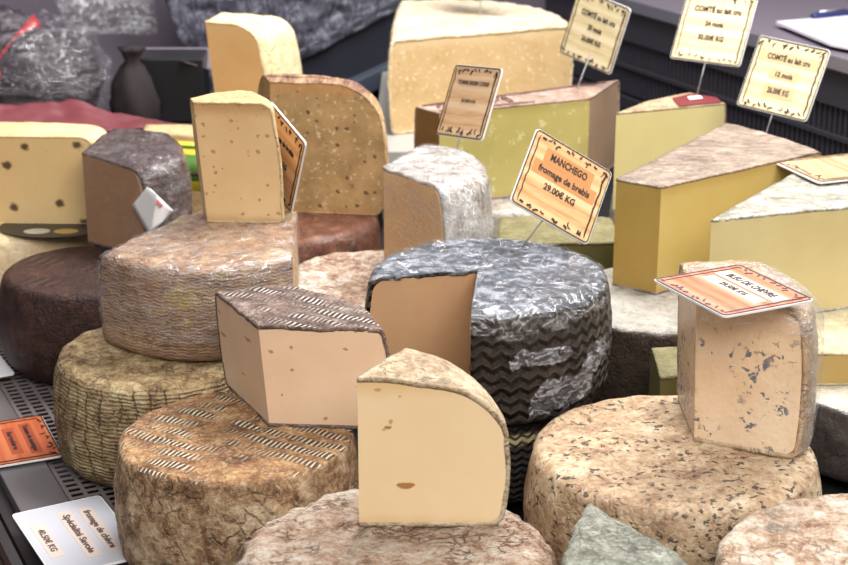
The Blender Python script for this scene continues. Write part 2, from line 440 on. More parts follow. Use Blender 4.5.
def wheel(name, label, ctr, R, z0, h, mat, prof=None, amp=.0015, fs=45, step=.004, cat='cheese', group=None, tilt=0, oval=0, seed=None):
    seed = seed if seed is not None else (len(bpy.data.objects) * 2.11) % 50
    pr = profile(h, step=step, **(prof or dict(b=.006, rt=.014, rb=.012)))
    n = int(2 * math.pi * R / step)
    lay = []
    mb = max(o for z, o in pr)
    for z, o in pr:
        pts = []
        for i in range(n):
            a = 2 * math.pi * i / n; d = Vector((math.cos(a), math.sin(a))); r = (R - mb + o) * (1 + oval * math.cos(2 * a + seed))
            pts.append((d * r, 0, False, d))
        lay.append((pts, z))
    V, F = shell(lay, Vector((0, 0)), h, 0, rings=int(R / step))
    me = bpy.data.meshes.new(name); me.from_pydata([tuple(v) for v in V], [], [f[0] for f in F])
    bm = bmesh.new(); bm.from_mesh(me); bm.normal_update()
    for v in bm.verts:
        d = v.normal * rough_offset(v.co, amp, fs, seed)
        if v.co.z < .002: d.z = 0
        v.co += d
    bm.to_mesh(me); bm.free()
    for p in me.polygons: p.use_smooth = True
    me.materials.append(mat); o = bpy.data.objects.new(name, me); COL.objects.link(o); o.location = (ctr[0], ctr[1], z0)
    tagp(o, label, cat, group)
    return o, V, F

# ---------------------------------------------------------------- materials
M = {}
M['black'] = flat('black_metal', (26, 25, 27), .45, spec=.4)
M['deck'] = flat('deck_black', (22, 21, 22), .6)
M['grate'] = flat('grate_metal', (126, 114, 112), .45, .1)
M['ledge'] = flat('ledge_grey', (128, 122, 124), .35, .5, .05)
M['white'] = flat('white_plastic', (232, 230, 228), .35)
M['pin'] = flat('steel_pin', (190, 188, 186), .3, .8)
M['ink'] = flat('ink_brown', (52, 34, 26), .6)
M['ink_grey'] = flat('ink_grey', (88, 72, 62), .6)
M['film'] = film_mat('cling_film', .22, 30, .35)
M['film_clear'] = film_mat('clear_cling_film', .06, 34, .3)
M['film2'] = film_mat('loose_film', .05, 42, .9, .24, .003)

# ---------------------------------------------------------------- the case
AX = Vector((.431, -.902, 0)).normalized(); NX = Vector((.902, .431, 0)).normalized(); ZZ = Vector((0, 0, 1))
L0 = at(0, 390, 0)                       # a point of the ledge's inner edge
def cs(a, n, z=0): return L0 + AX * a + NX * n + ZZ * z     # case coordinates
def struct(o): o['kind'] = 'structure'; return o
struct(box('floor', cs(.0, .0, -.62), (7, 7, .02), flat('ground_brown', (120, 84, 66), .8), ax=(AX, NX, ZZ), bevel=0))
struct(box('trim_deck', cs(-.2, .565, -.02), (3.2, 1.01, .02), M['deck'], ax=(AX, NX, ZZ)))
struct(box('trim_ledge', cs(0, -.0205, -.002), (2.4, .041, .012), M['ledge'], ax=(AX, NX, ZZ)))
g = NB('grate'); 
V, F = [], []
for k in range(5): box_geo(V, F, cs(0, .004 + k * .0135, -.001), (2.4, .0035, .001), (AX, NX, ZZ))
for i in range(240): box_geo(V, F, cs(-1.2 + i * .0100, .031, -.0011), (.0034, .058, .001), (AX, NX, ZZ))
struct(mesh('trim_grate', V, F, M['grate'], smooth=False))
struct(box('trim_grate_tray', cs(0, .03, -.045), (2.4, .08, .01), M['deck'], ax=(AX, NX, ZZ)))
V, F = [], []
box_geo(V, F, cs(0, -.048, -.012), (2.4, .010, .012), (AX, NX, ZZ)); box_geo(V, F, cs(0, -.062, -.006), (2.4, .008, .014), (AX, NX, ZZ))
box_geo(V, F, cs(0, -.053, -.05), (2.4, .024, .06), (AX, NX, ZZ))
struct(mesh('trim_front_rail', V, F, flat('rail_dark', (66, 62, 64), .35, .5), smooth=False))
struct(box('trim_front_panel', cs(0, -.055, -.34), (2.4, .02, .52), flat('panel_brown', (116, 82, 64), .6), ax=(AX, NX, ZZ)))
# back wall on the seller's side with rows of slots and a grey worktop above
bw0 = at(620, 5, .2); nb = (bw0 - L0).dot(NX)
ZT = .2
V, F = [], []
box_geo(V, F, cs(-.2, nb + .030, ZT / 2 - .01), (3.2, .02, ZT + .02), (AX, NX, ZZ))
struct(mesh('wall_back_seller', V, F, flat('panel_black', (40, 39, 45), .55), smooth=False))
V, F = [], []
for zz in (.172, .03): box_geo(V, F, cs(-.2, nb + .012, zz), (3.2, .016, .05 if zz > .1 else .06), (AX, NX, ZZ))
for r_ in range(2):
    for i in range(300): box_geo(V, F, cs(-1.7 + i * .0105, nb + .014, .085 + r_ * .045), (.0055, .012, .04), (AX, NX, ZZ))
box_geo(V, F, cs(-.2, nb + .012, .107), (3.2, .014, .006), (AX, NX, ZZ))
struct(mesh('wall_back_slots', V, F, flat('louvre', (52, 50, 57), .5), smooth=False))
struct(box('trim_worktop', cs(-.2, nb + .40, ZT + .002), (3.2, .80, .02), flat('worktop_grey', (112, 102, 112), .45), ax=(AX, NX, ZZ)))
struct(box('trim_worktop_edge', cs(-.2, nb - .001, ZT + .004), (3.2, .006, .018), flat('edge_steel', (150, 148, 160), .3, .6), ax=(AX, NX, ZZ)))
# end wall
E0 = Vector((-.03, 2.56, 0)); EN = -AX
def on_end(px, py, push=0.0):
    o_ = Vector((0, 0, CAM_H)); r_ = ray(px, py); t = ((E0 - o_).dot(AX) + push) / r_.dot(AX); return o_ + r_ * t
struct(box('wall_end', E0 - AX * .07 + ZZ * .45, (.02, 3.4, 1.5), flat('end_wall_grey', (88, 80, 90), .5), ax=(AX, NX, ZZ)))
def end_bar(name, p, q, wid, mat, push=0.0, thick=.03):
    a, b = on_end(*p, push), on_end(*q, push); d = (b - a); X = d.normalized(); Yv = AX.cross(X).normalized()
    return struct(box(name, (a + b) / 2, (d.length, wid, thick), mat, ax=(X, Yv, AX), bevel=.003))
end_bar('trim_end_bar', (225, 118), (450, 4), .105, flat('bar_blue_black', (38, 40, 50), .4), .0)
end_bar('trim_end_bar_edge', (225, 90), (446, -28), .012, flat('bar_edge', (58, 58, 70), .4), .018)
end_bar('trim_end_bar_lower', (330, 99), (430, 53), .030, flat('bar_grey', (72, 78, 92), .4), .02)
end_bar('trim_end_dark', (250, 170), (470, 120), .20, M['black'], -.01)

# ---------------------------------------------------------------- hanging film and made-up bundles at the end wall
def blanket(name, corners, nx, ny, mat, amp, fs, seed, parent=None, thick=.0015):
    """crumpled sheet over four 3-D corners TL TR BR BL"""
    TL, TR, BR, BL = [Vector(c) for c in corners]; nrm = (TR - TL).cross(BL - TL).normalized(); V, F = [], []
    for j in range(ny + 1):
        for i in range(nx + 1):
            u, v = i / nx, j / ny; p = TL.lerp(TR, u).lerp(BL.lerp(BR, u), v)
            d = noise.fractal(p * fs + Vector((seed, 0, 0)), 1, 2, 4)
            V.append(p + nrm * (amp * (abs(d) * 1.4 - .3)))
    for j in range(ny):
        for i in range(nx): F.append((j * (nx + 1) + i, j * (nx + 1) + i + 1, (j + 1) * (nx + 1) + i + 1, (j + 1) * (nx + 1) + i))
    o = mesh(name, V, F, mat, parent)
    m = o.modifiers.new('t', 'SOLIDIFY'); m.thickness = thick
    return o
b = NB('grey_film_sheet')
v = b.vec((14, 14, 5), (.2, .9, .5)); h = b.noise(3, 6, .65, v, 1.0)
cr = b.math('ABSOLUTE', b.math('SUBTRACT', h, .5))
b.set(Base_Color=b.ramp(cr, [(0, lin((112, 112, 124))), (.03, lin((70, 68, 80))), (.3, lin((52, 50, 60)))]), Roughness=.28, Normal=b.bump(cr, .8, .01))
o = blanket('film_sheet', [on_end(150, -40, .03), on_end(452, -40, .03), on_end(415, 0, .03), on_end(205, 112, .03)], 60, 40, b.m, .012, 16, 3)
tagp(o, 'crumpled grey clear plastic sheet draped above the dark sloping bar', 'plastic sheet')
# ----- lumpy shape for the made-up bundle
def lumpy(name, c, r, mat, parent=None, amp=.05, fs=8, seed=1, loc=None):
    bm = bmesh.new(); bmesh.ops.create_uvsphere(bm, u_segments=48, v_segments=28, radius=1)
    for v in bm.verts:
        d = v.co.normalized(); k = 1 + amp * noise.fractal(d * fs * .3 + Vector((seed, seed, 0)), 1, 2, 4)
        v.co = Vector((d.x * r[0] * k, d.y * r[1] * k, d.z * r[2] * k)) + Vector(c)
    me = bpy.data.meshes.new(name); bm.to_mesh(me); bm.free()
    for p in me.polygons: p.use_smooth = True
    me.materials.append(mat); o = bpy.data.objects.new(name, me); COL.objects.link(o)
    if parent: o.parent = parent
    if loc is not None: o.location = loc
    return o

exec_cheeses = True
# ======================================================================= CHEESES
P_ = lambda *a: [Vector(q) for q in a]
# --- front row wheels on the deck
mA = rind('crusty_mat', [(84, 58, 38), (140, 104, 72), (188, 156, 120), (222, 202, 172)], 26, bump=.9, bscale=70, top=[(92, 60, 38), (142, 100, 64), (182, 138, 92), (222, 194, 150)], weave=((240, 228, 202), (96, 66, 42), 245, .95), rough=.65)
wheel('round_cheese', 'brown crusty wheel with mat-printed top, carrying the pinkish wedge', (-.144, 1.157), .094, 0, .1, mA, dict(b=.006, rt=.005, rb=.014), amp=.0024, oval=.01)
mF = rind('bark_mat', [(72, 52, 36), (132, 104, 70), (178, 150, 106), (214, 194, 154)], 34, (1, 1, 1.6), bump=.9, bscale=80, rough=.65, brick=(13, 300, .28, .18))
wheel('round_cheese', 'tan bark-textured wheel under the large film-wrapped half wheel', (-.228, 1.335), .095, 0, .1, mF, dict(b=.007, rt=.009, rb=.014), amp=.0022)
mH = rind('chocolate_mat', [(30, 17, 15), (48, 28, 23), (66, 40, 32), (88, 57, 46)], 40, bump=.5, bscale=120, rough=.5, weave=((74, 48, 38), (34, 20, 18), 90, .6))
wheel('round_cheese', 'dark chocolate-brown wheel with a faint pressed grid on top', (-.335, 1.554), .0895, 0, .1, mH, dict(b=.009, rt=.006, rb=.02), amp=.0008)
mB = rind('white_mould_mat', [(128, 88, 64), (196, 160, 132), (224, 202, 180), (240, 232, 218)], 32, (1, 1.6, 1), bump=1.3, bscale=60, rough=.8, crack=.8)
wheel('round_cheese', 'whitish mouldy crinkled wheel carrying the tall cream wedge with one eye hole', (-.019, .988), .110, 0, .09, mB, dict(b=.006, rt=.012, rb=.012), amp=.0045, fs=62)
mC = rind('blue_rind_mat', [(134, 102, 78), (178, 146, 114), (202, 176, 142), (222, 206, 180)], 26, bump=.55, bscale=70, rough=.5, specn=((58, 54, 50), 175, .56), crack=.35)
wheel('round_cheese', 'large tan wheel speckled with dark blue mould, carrying the wrapped blue wedge', (.188, 1.133), .112, 0, .1, mC, dict(b=.008, rt=.008, rb=.014), amp=.0016)
mE = rind('patchy_mat', [(136, 96, 70), (186, 156, 128), (214, 200, 182), (234, 228, 218)], 30, bump=.9, bscale=70, rough=.75, patches=((128, 124, 110), 28, .56, .7))
wheel('round_cheese', 'pale wheel with white and orange mould patches at the lower right corner', (.294, .936), .110, 0, .108, mE, dict(b=.006, rt=.007, rb=.012), amp=.0022)
mQ = rind('mottled_mat', [(116, 78, 60), (176, 140, 114), (216, 200, 182), (236, 230, 220)], 34, bump=.9, bscale=70, rough=.7)
wheel('round_cheese', 'white and brown mottled wheel lying behind the pinkish wedge', (-.045, 1.525), .102, 0, .1, mQ, dict(b=.005, rt=.012, rb=.012), amp=.0022)
mJ = rind('pale_rind_mat', [(196, 166, 120), (214, 188, 146), (226, 204, 166)], 18, bump=.3, bscale=60, rough=.35, film=.6)
Jw, _, _ = wheel('round_cheese', 'pale cream film-wrapped wheel under the peppercorn cheese', (-.452, 1.738), .104, 0, .105, mJ, dict(b=.006, rt=.010, rb=.012), amp=.0008)
mM = rind('label_wheel_mat', [(140, 96, 60), (168, 122, 80), (196, 156, 112)], 30, bump=.4)
wheel('round_cheese', 'brown wheel under the rounded cream block, mostly hidden', (-.20, 1.972), .07, 0, .144, mM, dict(b=.004, rt=.008, rb=.012), amp=.0008)
pM = paste('pale_tan_paste', (196, 164, 112), (208, 178, 128))
mM2 = rind('pale_tan_mat', [(170, 138, 96), (198, 168, 122), (216, 192, 150)], 24, bump=.3)
Mw, *_ = cheese('cheese_half', 'pale brown half wheel with a yellow and green paper label, behind the wrapped wedge', [(-.325, 1.862), (-.150, 1.862), (-.150, 1.887), (-.325, 1.887)], [.028, None, None, None], 0, .166, (mM2, pM), prof=dict(b=.001, rt=.004, rb=.004), amp=.0005)
mO = rind('red_brown_mat', [(66, 34, 24), (98, 56, 40), (126, 78, 58), (150, 104, 80)], 40, bump=.7, bscale=80, rough=.4, film=.4)
wheel('round_cheese', 'glossy red-brown wheel under the tall grainy brown wedge', (-.147, 1.71), .101, 0, .11, mO, dict(b=.004, rt=.010, rb=.014), amp=.0015)
mS1 = rind('grey_wheel_mat', [(130, 120, 112), (168, 158, 148), (196, 188, 176)], 30, bump=.5, film=.4)
wheel('round_cheese', 'grey wheel under the long yellow slab, mostly hidden', (.085, 1.86), .11, 0, .1, mS1, dict(b=.004, rt=.008, rb=.01))
wheel('round_cheese', 'grey-brown wheel under the small pale yellow wedge, mostly hidden', (.305, 1.835), .09, 0, .1, mS1, dict(b=.004, rt=.008, rb=.01))
mAC = rind('grey_top_mat', [(44, 32, 24), (66, 50, 38), (92, 74, 58)], 40, bump=.7, rough=.35, top=[(150, 138, 124), (184, 178, 168), (206, 202, 194)], film=.12)
wheel('round_cheese', 'film-wrapped wheel with grey top and dark brown side beside the black wheel', (.223, 1.47), .1, 0, .1, mAC, dict(b=.004, rt=.006, rb=.012))
wheel('round_cheese', 'grey wheel under the broad yellow wedge, mostly hidden', (.385, 1.64), .1, 0, .1, mAC, dict(b=.004, rt=.006, rb=.012))
mAB2 = rind('film_white_mat', [(52, 46, 46), (72, 64, 62), (94, 84, 78)], 30, bump=.5, rough=.3, top=[(170, 156, 132), (206, 196, 178), (224, 218, 206)], film=.9)
wheel('round_cheese', 'dark-sided film-wrapped wheel with whitish top at the right edge', (.425, 1.365), .122, 0, .07, mAB2, dict(b=.004, rt=.006, rb=.01))
mT2 = rind('black_low_mat', [(36, 32, 31), (52, 46, 44), (74, 66, 62)], 50, bump=.9, bscale=90, rough=.6, zig=(18, 160, .8, .3, (86, 78, 70)), band=(.058, .066, (184, 170, 130)))
wheel('round_cheese', 'black wheel with a pale streak, under the cut black wheel', (.045, 1.321), .1015, 0, .08, mT2, dict(b=.004, rt=.008, rb=.012))

# --- D : grey mouldy wedge near the camera
mD = rind('grey_mould_mat', [(96, 96, 84), (136, 136, 122), (168, 168, 154), (194, 192, 180)], 34, bump=.9, bscale=60, rough=.8)
pD = paste('grey_paste', (196, 186, 150), (210, 200, 166))
cheese('cheese_wedge', 'grey-green mouldy wedge at the bottom edge in front of the speckled tan wheel', [(.114, 1.034), (.090, .955), (.10, .86), (.175, .87), (.166, .957)], [.002, .003, .003, .003, .001], 0, .105, (mD, pD), prof=dict(b=.001, rt=.006, rb=.006), amp=.0026)

# --- G : wrapped half wheel on F
mG = rind('wrapped_plait_mat', [(106, 74, 58), (150, 112, 86), (180, 144, 112), (204, 178, 146)], 30, (1, 1, 3.6), (.15, .1, 0), bump=.8, bscale=70, rough=.5, patches=((196, 172, 100), 16, .56, .68), zig=(20, 330, .16, .12, (214, 194, 160)), film=.6)
pG = paste('wrapped_paste', (190, 150, 108), (205, 168, 124))
def circle_poly(c, R, a0, a1, n):
    return [Vector((c[0] + R * math.cos(math.radians(a0 + (a1 - a0) * i / n)), c[1] + R * math.sin(math.radians(a0 + (a1 - a0) * i / n)))) for i in range(n + 1)]
def sagn(R, ang): return R * (1 - math.cos(math.radians(ang) / 2))
pol = [(-.276, 1.340), (-.112, 1.335), (-.118, 1.468), (-.205, 1.478)]
rG, VG, FG, wG = cheese('cheese_half', 'large film-wrapped brown half wheel with plaited print, carrying a tall wedge', pol, [.040, None, .004, .006], .1, .085, (mG, pG), prof=dict(b=.003, rt=.007, rb=.008), amp=.0020, step=.004)
add_film_shell(rG, VG, FG, M['film_clear'], lambda c, f: c.z > .012 and (f[1] == 'cap' or True) and c.z > .02, .001, .0022, 4.0)

# --- R : pinkish wedge on A
mR = rind('ridged_mat', [(84, 64, 56), (118, 94, 84), (150, 128, 116), (190, 176, 164)], 40, bump=.9, bscale=80, weave=((232, 224, 214), (84, 62, 54), 230, 1.0), rough=.75)
pR = paste('pink_paste', (220, 184, 150), (230, 200, 168), holes=.14, hscale=130, hole_shade=(170, 122, 82), rough=.42)
zR = .1; hR = .083
tip, rt_, lf = at(266, 326, zR + hR), at(391, 329, zR + hR), at(222, 290, zR + hR)
bk, b2 = at(300, 285, zR + hR), at(368, 303, zR + hR)
cheese('cheese_wedge', 'pinkish wedge with ridged dark rind on the brown crusty wheel', P_(tip, rt_, b2, bk, lf), [None, .002, .003, .004, None], zR, hR, (mR, pR), prof=dict(b=.005, rt=.005, rb=.006), amp=.0016, lean=(-.006, 0), step=.004)

# --- S : tall cream wedge on B
mS = rind('sand_mat', [(136, 110, 84), (182, 156, 124), (210, 188, 156), (230, 216, 192)], 30, bump=.8, bscale=80, rough=.7, patches=((128, 118, 100), 30, .62, .66))
pS = paste('cream_paste', (232, 201, 154), (240, 212, 170), holes=.0, hscale=55, hole_shade=(190, 146, 88), rough=.42, mottle=8, edge=((212, 172, 112), .6))
zS = .09; hS = .111
fl, fr = at(359, 527, zS), at(496, 527, zS)
cS = (fl + fr) / 2
rS, *_ = cheese('cheese_wedge', 'tall smooth cream wedge with one dark eye hole, front centre', P_(fl.to_2d(), fr.to_2d(), (fr.x - .010, fr.y + .050), (fl.x + .032, fl.y + .058)), [None, .003, None, None], zS, hS, (mS, pS), prof=dict(b=.009, rt=.036, rb=.010, peak=.42), amp=.0010, thick=.0035, zmod=lambda x, y: -.010 * max(0, (x + .03) / .07), step=.004)
def eye_hole_disc(parent, wpt, rx, rz, mat, face_y):
    """flat darker disc on the cut face, painting the shade of an eye hole"""
    p = Vector(wpt) - Vector(parent.location); V, F = [], []; n = 20
    for k in range(n):
        a = 2 * math.pi * k / n; r_ = 1 + .12 * math.sin(3 * a); V.append((p.x + math.cos(a) * rx * r_, p.y - .0006, p.z + math.sin(a) * rz * r_)); V.append((p.x + math.cos(a) * rx * .55, p.y - .0006, p.z - rz * .15 + math.sin(a) * rz * .5))
    for k in range(n): F.append((2 * k, 2 * ((k + 1) % n), 2 * ((k + 1) % n) + 1, 2 * k + 1))
    F.append(tuple(2 * k + 1 for k in range(n)))
    return mesh('eye_hole_disc', V, F, mat, parent, smooth=False)
mEye = flat('eye_hole_tan', (172, 120, 64), .6)
rr = ray(406, 485); o_ = Vector((0, 0, CAM_H)); q = o_ + rr * (fl.y / rr.y); eye_hole_disc(rS, q, .006, .0021, mEye, 0)
rr = ray(388, 427); q = o_ + rr * (fl.y / rr.y); eye_hole_disc(rS, q, .0024, .0010, mEye, 0)
for px_, py_, ex, ez in ((378, 389, .0022, .0009), (391, 421, .0012, .0016), (384, 429, .0012, .0006), (400, 396, .0010, .0006)):
    rr = ray(px_, py_); q = o_ + rr * (fl.y / rr.y); eye_hole_disc(rS, q, ex, ez, flat('eye_hole_pale', (204, 158, 98), .6), 0)

# --- T : black cut wheel on T2
mT = rind('black_plait_mat', [(24, 17, 13), (42, 31, 25), (60, 46, 38), (86, 70, 59)], 46, bump=1.0, bscale=70, rough=.5, zig=(15, 100, 1.4, .35, (84, 72, 62)), top=[(40, 42, 50), (92, 98, 110), (206, 212, 222)], film=.25)  # the top's pale bluish tones paint sky sheen on a black rind
pT = paste('tan_paste', (182, 142, 104), (198, 158, 118), holes=.05, hscale=70, film=.12, rough=.4)
cT = Vector((.054, 1.305)); RT = .099
arcT = [cT + (p - cT) for p in circle_poly(cT, RT, -100, 190, 8)]
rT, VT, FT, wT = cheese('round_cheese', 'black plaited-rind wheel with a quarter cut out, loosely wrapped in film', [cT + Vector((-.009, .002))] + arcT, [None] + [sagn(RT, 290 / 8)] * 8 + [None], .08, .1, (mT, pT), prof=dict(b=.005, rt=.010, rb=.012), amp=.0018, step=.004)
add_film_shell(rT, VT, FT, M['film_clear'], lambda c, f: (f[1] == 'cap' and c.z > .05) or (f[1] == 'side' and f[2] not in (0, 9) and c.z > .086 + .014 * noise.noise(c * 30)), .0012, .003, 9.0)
# loose flaps of film on its side
def flap(parent, p3, w_, h_, seed, mat, face=0.0):
    V, F = [], []; nx, ny = 26, 18
    for j in range(ny + 1):
        for i in range(nx + 1):
            u, v_ = i / nx - .5, j / ny - .5
            wv = 1 - .5 * abs(2 * v_) * (.5 + .5 * noise.noise(Vector((u * 4, seed, 0))))
            q = Vector((u * w_ * wv + v_ * h_ * .5, -.003 - .005 * abs(noise.fractal(Vector((u * 5, v_ * 4, seed)), 1, 2, 3)), v_ * h_ * (.75 + .5 * noise.noise(Vector((u * 3, seed * 2, 1))))))
            q = Matrix.Rotation(face, 3, 'Z') @ q; V.append(Vector(p3) + q)
    for j in range(ny):
        for i in range(nx): F.append((j * (nx + 1) + i, j * (nx + 1) + i + 1, (j + 1) * (nx + 1) + i + 1, (j + 1) * (nx + 1) + i))
    o = mesh('film_flap', V, F, mat, parent); m = o.modifiers.new('t', 'SOLIDIFY'); m.thickness = .0003
    return o
for ang, zz, ww, hh, sd in ((-70, .064, .055, .018, 1), (-60, .030, .060, .034, 5), (-42, .050, .030, .040, 8)):
    a = math.radians(ang); p3 = Vector((cT.x + math.cos(a) * (RT + .007), cT.y + math.sin(a) * (RT + .007), 0)) - Vector(rT.location); p3.z = zz
    flap(rT, p3, ww, hh, sd, M['film2'], a + math.pi / 2)

# --- U : white mouldy wedge
mU = rind('white_streak_mat', [(132, 116, 102), (180, 168, 156), (214, 208, 202), (236, 234, 232)], 34, (1, 1, .6), bump=.9, bscale=70, rough=.5, film=.7)
pU = paste('amber_paste', (200, 158, 112), (214, 174, 128), film=.15, rough=.4)
zU = .1; hU = .116
rU, VU, FU, wU = cheese('cheese_wedge', 'film-wrapped wedge with white mouldy streaked rind and a pinned price tag', [(-.0385, 1.508), (.013, 1.44), (.046, 1.455), (.058, 1.51), (.042, 1.575), (.004, 1.605)], [None, .005, .005, .004, .003, None], zU, hU, (mU, pU), prof=dict(b=.007, rt=.009, rb=.008), amp=.0024, thick=.003)
add_film_shell(rU, VU, FU, M['film_clear'], lambda c, f: c.z > .015, .001, .002, 14.0)

# --- N : grainy brown block on O
mN = rind('stripe_brown_mat', [(140, 104, 70), (172, 134, 92), (196, 160, 116), (214, 184, 144)], 14, (4, .5, 1), (0, 0, .15), bump=.6, bscale=70, rough=.6, top=[(76, 52, 46), (112, 80, 70), (170, 132, 106), (200, 166, 134)])
pN = paste('grainy_paste', (148, 116, 74), (192, 156, 106), holes=.35, hscale=110, hole_shade=(92, 66, 44), rough=.55, mottle=30, crystals=((218, 192, 150), 170, (134, 100, 66)), edge=((196, 140, 84), .6))
zN = .11; hN = .144
cheese('cheese_wedge', 'tall grainy brown wedge with striped brown top, on the glossy red-brown wheel', [(-.163, 1.716), (-.054, 1.702), (-.060, 1.758), (-.182, 1.786)], [None, .004, .003, None], zN, hN, (mN, pN), prof=dict(b=.014, rt=.042, rb=.010, peak=.36), amp=.001, thick=.002)

# --- L : straw wedge on G
mL = rind('straw_rind_mat', [(178, 146, 100), (208, 180, 130), (226, 204, 160)], 30, bump=.7, bscale=90, rough=.7)
pL = paste('straw_paste', (206, 170, 122), (220, 186, 138), holes=.38, hscale=130, hole_shade=(168, 128, 82), rough=.45, edge=((166, 120, 72), .7))
zL = .185; hL = .111
cheese('cheese_wedge', 'tall straw-coloured wedge standing on the large film-wrapped half wheel', [(-.196, 1.43), (-.127, 1.427), (-.133, 1.46), (-.162, 1.492), (-.203, 1.456)], [None, .002, .004, .003, None], zL, hL, (mL, pL), prof=dict(b=.003, rt=.009, rb=.004), amp=.0012, thick=.002, lean=(-.008, 0), step=.004)

# --- K : grey wrapped wedge
mK = rind('grey_brown_mat', [(46, 32, 28), (70, 50, 46), (96, 76, 72), (140, 126, 122)], 36, bump=.8, bscale=80, rough=.35, film=1.0)
pK = paste('brown_paste', (144, 106, 78), (160, 122, 92), film=.2, rough=.4)
zK = .1; hK = .1
rK, VK, FK, wK = cheese('cheese_wedge', 'greyish film-wrapped wedge with a white sticker, on the dark chocolate-brown wheel', [(-.349, 1.634), (-.286, 1.590), (-.244, 1.622), (-.268, 1.690), (-.326, 1.702)], [None, .006, .005, .003, None], zK, hK, (mK, pK), prof=dict(b=.007, rt=.009, rb=.008), amp=.002, thick=.003, zmod=lambda x, y: (.008 * y / .05))
add_film_shell(rK, VK, FK, film_mat('thin_film', .02, 34, .3, .14), lambda c, f: c.z > .012, .0008, .0015, 21.0)

# --- I : peppercorn half wheel on J
mI = rind('smooth_yellow_mat', [(204, 172, 120), (220, 192, 144), (230, 206, 162)], 14, bump=.2, rough=.45, crack=0)
pI = paste('pepper_paste', (214, 178, 120), (224, 192, 138), spots=((60, 40, 32), 30, .6, .14), rough=.4, mottle=10)
cheese('cheese_wedge', 'yellow cheese studded with dark peppercorns on the pale film-wrapped wheel', [(-.53, 1.69), (-.352, 1.683), (-.339, 1.718), (-.37, 1.748), (-.53, 1.752)], [None, .004, .008, .006, .004], .105, .097, (mI, pI), prof=dict(b=.005, rt=.009, rb=.008), amp=.0006, thick=.002)

# --- P : cream rounded block on M
mP = rind('cream_rind_mat', [(204, 178, 128), (224, 206, 164), (236, 224, 192)], 22, bump=.5, bscale=70, rough=.55)
pP = paste('gold_paste', (204, 160, 104), (216, 176, 122), rough=.5)
cheese('cheese_block', 'rounded cream block with golden cut face above the grainy brown wedge', [(-.245, 1.93), (-.188, 1.915), (-.150, 1.985), (-.230, 2.015)], [None, .006, .004, None], .144, .135, (mP, pP), prof=dict(b=.006, rt=.024, rb=.014), amp=.0012, thick=.003, lean=(-.012, 0))

# --- V : big pale piece at the back
struct_slab = box('marble_board', (.06, 2.30, .085), (.25, .56, .03), flat('marble_grey', (168, 166, 160), .4, 0, .1), bevel=.002)
tagp(struct_slab, 'grey stone board under the big pale cheese at the back', 'board')
box('support_foot', (0, 0, -.05), (.2, .5, .07), M['black'], struct_slab, bevel=0).location = (.06, 2.30, .085 - .0)
mV = rind('pale_crust_mat', [(186, 156, 112), (212, 188, 148), (228, 210, 178)], 26, bump=.6, bscale=90, rough=.6, top=[(204, 180, 146), (224, 206, 178), (236, 224, 204)])
pV = paste('pale_grain_paste', (190, 156, 106), (208, 178, 132), mottle=24, crystals=((224, 202, 164), 170, (178, 142, 94)), rough=.55, edge=((222, 196, 152), .6))
zV = .1; hV = .126
cheese('cheese_block', 'huge pale beige half wheel at the back under the hanging plastic sheet', [(-.042, 2.10), (.196, 2.20), (.186, 2.30), (.11, 2.41), (-.035, 2.41)], [None, .004, .008, .01, .003], zV, hV, (mV, pV), prof=dict(b=.005, rt=.008, rb=.006), amp=.0022, thick=.004)

# --- W : long yellow slab
mW = rind('pink_brown_mat', [(116, 88, 74), (156, 130, 116), (190, 168, 154)], 22, bump=.3, rough=.6)
pW = paste('olive_yellow_paste', (172, 158, 92), (190, 176, 112), rough=.42, mottle=10, crystals=((206, 196, 146), 60, (176, 162, 98)), edge=((150, 128, 70), .4))
pWd = paste('brown_side_paste', (112, 84, 46), (130, 98, 58), rough=.5)
pWr = paste('taupe_side', (146, 120, 96), (164, 138, 112), rough=.6)
zW = .1; hW = .106; zt = zW + hW
wa, wb, wc, wd = at(439, 113, zt), at(590, 98, zt), at(619, 79, zt), at(415, 106, zt)
cheese('cheese_wedge', 'long yellow slab with pinkish brown rind and dark brown left end', P_(wa, wb, wc, wd), [None, None, .002, None], zW, hW, (mW, pW), prof=dict(b=.002, rt=.004, rb=.004), amp=.0006, thick=.002, face_mats={1: pWr, 3: pWd})

# --- X, Y, Z : yellow wedges on the right
mX = rind('thin_brown_mat', [(130, 104, 80), (168, 144, 114), (198, 180, 148)], 26, bump=.4, rough=.6)
pX = paste('lemon_paste', (208, 192, 132), (218, 204, 150), rough=.4, mottle=8)
zX = .1; hX = .111; zt = zX + hX
xa, xb, xc = at(616, 113, zt), at(726, 103, zt), at(690, 92, zt)
rX, *_ = cheese('cheese_wedge', 'small pale yellow wedge with a dark red label on top', P_(xa, xb, xc, at(650, 100, zt)), [None, .004, .002, None], zX, hX, (mX, pX), prof=dict(b=.002, rt=.003, rb=.004), amp=.0005, thick=.002)
mY = rind('mauve_brown_mat', [(86, 70, 60), (122, 104, 92), (150, 133, 118), (180, 166, 146)], 24, (1, 2, 1), (0, 0, .7), bump=.4, rough=.55, patches=((178, 162, 112), 20, .6, .74))
pY = paste('gold_yellow_paste', (194, 168, 98), (208, 184, 116), rough=.4, mottle=9, edge=((178, 138, 70), .5))
pY_shade = paste('shaded_gold_paste', (168, 134, 66), (180, 148, 78), rough=.42)  # shade of the left face painted as a darker copy of the paste
zY = .1; hY = .106; zt = zY + hY
ya, yb, yc, yd = at(616, 179, zt), at(661, 187, zt), at(822, 151, zt), at(728, 122, zt)
rY, VY, FY, wY = cheese('cheese_wedge', 'broad golden yellow wedge with mauve-brown rind on top, centre right', P_(ya, yb, yc, yd), [None, None, .006, None], zY, hY, (mY, pY), prof=dict(b=.003, rt=.005, rb=.005), amp=.0008, thick=.002, face_mats={0: pY_shade})
